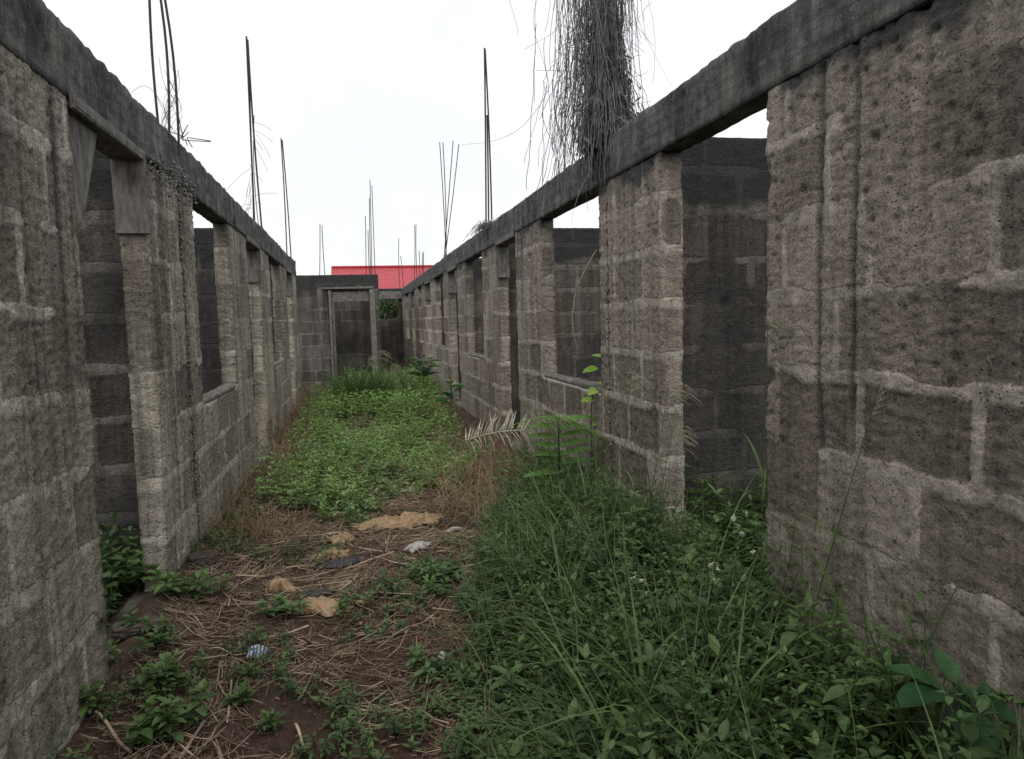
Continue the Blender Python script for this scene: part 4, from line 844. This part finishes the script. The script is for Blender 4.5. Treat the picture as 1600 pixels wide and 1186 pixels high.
# --- rubbish
def sheet(name, label, cat, P, sx, sy, h, mt, rot=0., seed=0, n=34, ragged=.35, pleat=10., shape=None):
    u, v = np.meshgrid(np.linspace(-1,1,n), np.linspace(-1,1,n), indexing='ij'); Q = np.stack([u.ravel(), v.ravel(), np.full(u.size, seed*3.7)], 1)
    th = np.arctan2(Q[:,1], Q[:,0]); rr = np.maximum(np.abs(Q[:,0]), np.abs(Q[:,1])); k_ = 1-ragged+ragged*2*vnoise(np.stack([np.cos(th)*2, np.sin(th)*2, np.full(len(th), seed*1.1)],1), 1.6, seed)
    den = np.maximum(np.hypot(Q[:,0], Q[:,1]), 1e-6); X = Q[:,0]/den*rr*k_*sx/2; Y = Q[:,1]/den*rr*k_*sy/2
    X += (fbm(Q, 3., 3, seed+3)-.5)*sx*.18; Y += (fbm(Q, 3., 3, seed+4)-.5)*sy*.18
    W_ = np.stack([X, Y, np.full(len(X), seed*3.7)], 1); W_ = W_+(np.stack([vnoise(W_, 14., seed+7), vnoise(W_, 14., seed+8), X*0], 1)-.5)*.05
    cr1 = 1-np.abs(fbm(W_, 13., 2, seed+1)*2-1)*2.2; cr2 = 1-np.abs(vnoise(W_, 34., seed+2)*2-1)*1.6; big = fbm(W_, 7., 2, seed+9)
    z = h*(1-rr**3)*(.15+1.2*np.clip(big-.2,0,1)+.45*np.clip(cr1,0,1)+.18*cr2)+h*.10*rr*np.clip(cr2,0,1)-.004*rr**4
    c, s_ = math.cos(rot), math.sin(rot); XX, YY = X*c-Y*s_, X*s_+Y*c
    g = gh(P[0]+XX, P[1]+YY); V = np.stack([XX, YY, g-P[2]+z+.014], 1); i = (np.arange(n-1)[:,None]*n+np.arange(n-1)[None]).ravel()
    me = mesh_from(name, V, np.stack([i, i+n, i+n+1, i+1], 1)); o_ = link(name, me, M[mt], None, label=label, category=cat); o_.location = P
    s2 = o_.modifiers.new('thick', 'SOLIDIFY'); s2.thickness = .0012; return o_
sheet('plastic_bag', 'crumpled orange plastic bag lying lengthwise on the straw, largest scrap', 'bag', gnd(630, 820), .64, .26, .06, 'orange', .16, 1, 90, .30, 22.)
sheet('plastic_bag', 'small crumpled orange plastic left of the large orange bag', 'bag', gnd(535, 848), .15, .12, .045, 'orange', .5, 2, 36, .6)
sheet('plastic_scrap', 'dull tan plastic beside the dark hollow in the straw', 'scrap', gnd(520, 872), .2, .10, .04, 'orange', .3, 3, 36, .7)
sheet('plastic_scrap', 'black plastic lying in the dark hollow', 'scrap', gnd(530, 882), .24, .08, .03, 'black', .2, 4, 22)
sheet('plastic_scrap', 'upright cream plastic scrap left of the torn strip', 'scrap', gnd(438, 925), .15, .08, .045, 'orange', -.3, 5, 36, .8)
sheet('plastic_sheet', 'torn cream plastic strip spread on the straw between two weeds', 'sheet', gnd(495, 950), .40, .15, .03, 'orange', -.12, 6, 60, .7)
sheet('plastic_scrap', 'black plastic above the torn cream strip', 'scrap', gnd(497, 932), .18, .05, .03, 'black', .1, 7, 20)
sheet('wrapper', 'blue and white striped crumpled wrapper in the straw', 'wrapper', gnd(400, 1026), .085, .07, .045, 'bluew', .3, 8, 22)
sheet('wrapper', 'flattened white wrapper right of the big orange bag', 'wrapper', gnd(708, 832), .13, .05, .02, 'white', .2, 9, 18)
sheet('wrapper', 'dirty white wrapper below the big orange bag', 'wrapper', gnd(650, 860), .16, .10, .03, 'white', .4, 10, 22, .6)
sheet('wrapper', 'clear white crumpled plastic in the grass edge', 'wrapper', gnd(850, 985), .13, .06, .05, 'white', .2, 11, 22)
sheet('wrapper', 'small off-white scrap above the lower weeds', 'wrapper', gnd(690, 1030), .05, .04, .02, 'white', 1.2, 12, 14)
sheet('wrapper', 'red scrap of plastic in the middle of the straw', 'wrapper', gnd(658, 1003), .035, .015, .012, 'redp', .2, 13, 12)
sheet('wrapper', 'red wrapper near the foot of the left wall', 'wrapper', gnd(378, 826), .09, .05, .02, 'redp', .4, 14, 14)
sheet('wrapper', 'blue plastic scrap under the fern', 'wrapper', gnd(828, 768), .18, .06, .03, 'bluep', .1, 15, 16)
sheet('wrapper', 'pale scrap by the green ground cover edge', 'wrapper', gnd(642, 768), .16, .05, .02, 'white', .1, 16, 16, .6)
sheet('dead_leaf', 'large curled brown dead leaf at the bottom edge', 'leaf', gnd(835, 1168), .075, .06, .03, 'dryleaf', .8, 17, 18, .2)
def rock(label, px, py, sx, sy, sz, mt='stone', rot=0., flat=.5):
    P = gnd(px, py); n = 22; g = np.linspace(-1,1,n); V=[]; F=[]; c_=0
    for ax in range(3):
        for sg in (-1,1):
            a_, b_ = np.meshgrid(g, g, indexing='ij'); q = np.zeros((n*n,3)); q[:,ax] = sg; q[:,(ax+1)%3] = a_.ravel(); q[:,(ax+2)%3] = b_.ravel()
            i_ = (np.arange(n-1)[:,None]*n+np.arange(n-1)[None]).ravel()+c_; f = np.stack([i_, i_+n, i_+n+1, i_+1], 1); F.append(f if sg > 0 else f[:,::-1]); V.append(q); c_ += n*n
    V = np.concatenate(V); u_, inv = np.unique(np.round(V, 5), axis=0, return_inverse=True); F = inv.ravel()[np.concatenate(F)]; V = u_
    V = V*(1-flat)+nrm(V)*1.25*flat; V = V+nrm(V)*((fbm(V+px, 1.5, 5, 3, .65)-.5)*.7)[:,None]
    V = V*np.array([sx,sy,sz])/2; c, s_ = math.cos(rot), math.sin(rot); V = np.stack([V[:,0]*c-V[:,1]*s_, V[:,0]*s_+V[:,1]*c, V[:,2]], 1)
    o_ = link('stone', mesh_from('stone', V, F), M[mt], None, label=label, category='stone'); o_.location = P+np.array([0,0,sz*.12])
rock('smooth brown stone at the bottom edge beside the dead leaf', 735, 1172, .08, .05, .035, flat=.9, rot=.3)
rock('rounded reddish stone right of the large orange bag', 697, 816, .09, .06, .05, mt='rubble')
rock('broken block piece at the foot of the first left pier', 318, 880, .16, .12, .09, mt='rubble', rot=.4, flat=.3)
rock('flat broken block in front of the first left doorway', 215, 985, .18, .11, .045, mt='rubble', rot=.3, flat=.2)
# slender sticks
for lab, p, q, rr in (('pale stick lying at the bottom edge', (462,1140,0), (480,1186,0), .006), ('brown stick leaning by the nearest left wall', (150,1120,0), (205,1186,0), .006), ('straight pale straw left of the striped wrapper', (330,1020,0),(385,1030,0), .0035)):
    A, B = gnd(*p[:2])+[0,0,.02], gnd(*q[:2])+[0,0,.02]; t = np.linspace(0,1,8)[:,None]; Lp = A*(1-t)+B*t+np.array([0,0,.01])*np.sin(t*7); a = Acc(); a.tubes(Lp, rr, 5, .7)
    a.link('stick', M['straw'], None, org=tuple(A), label=lab, category='stick')
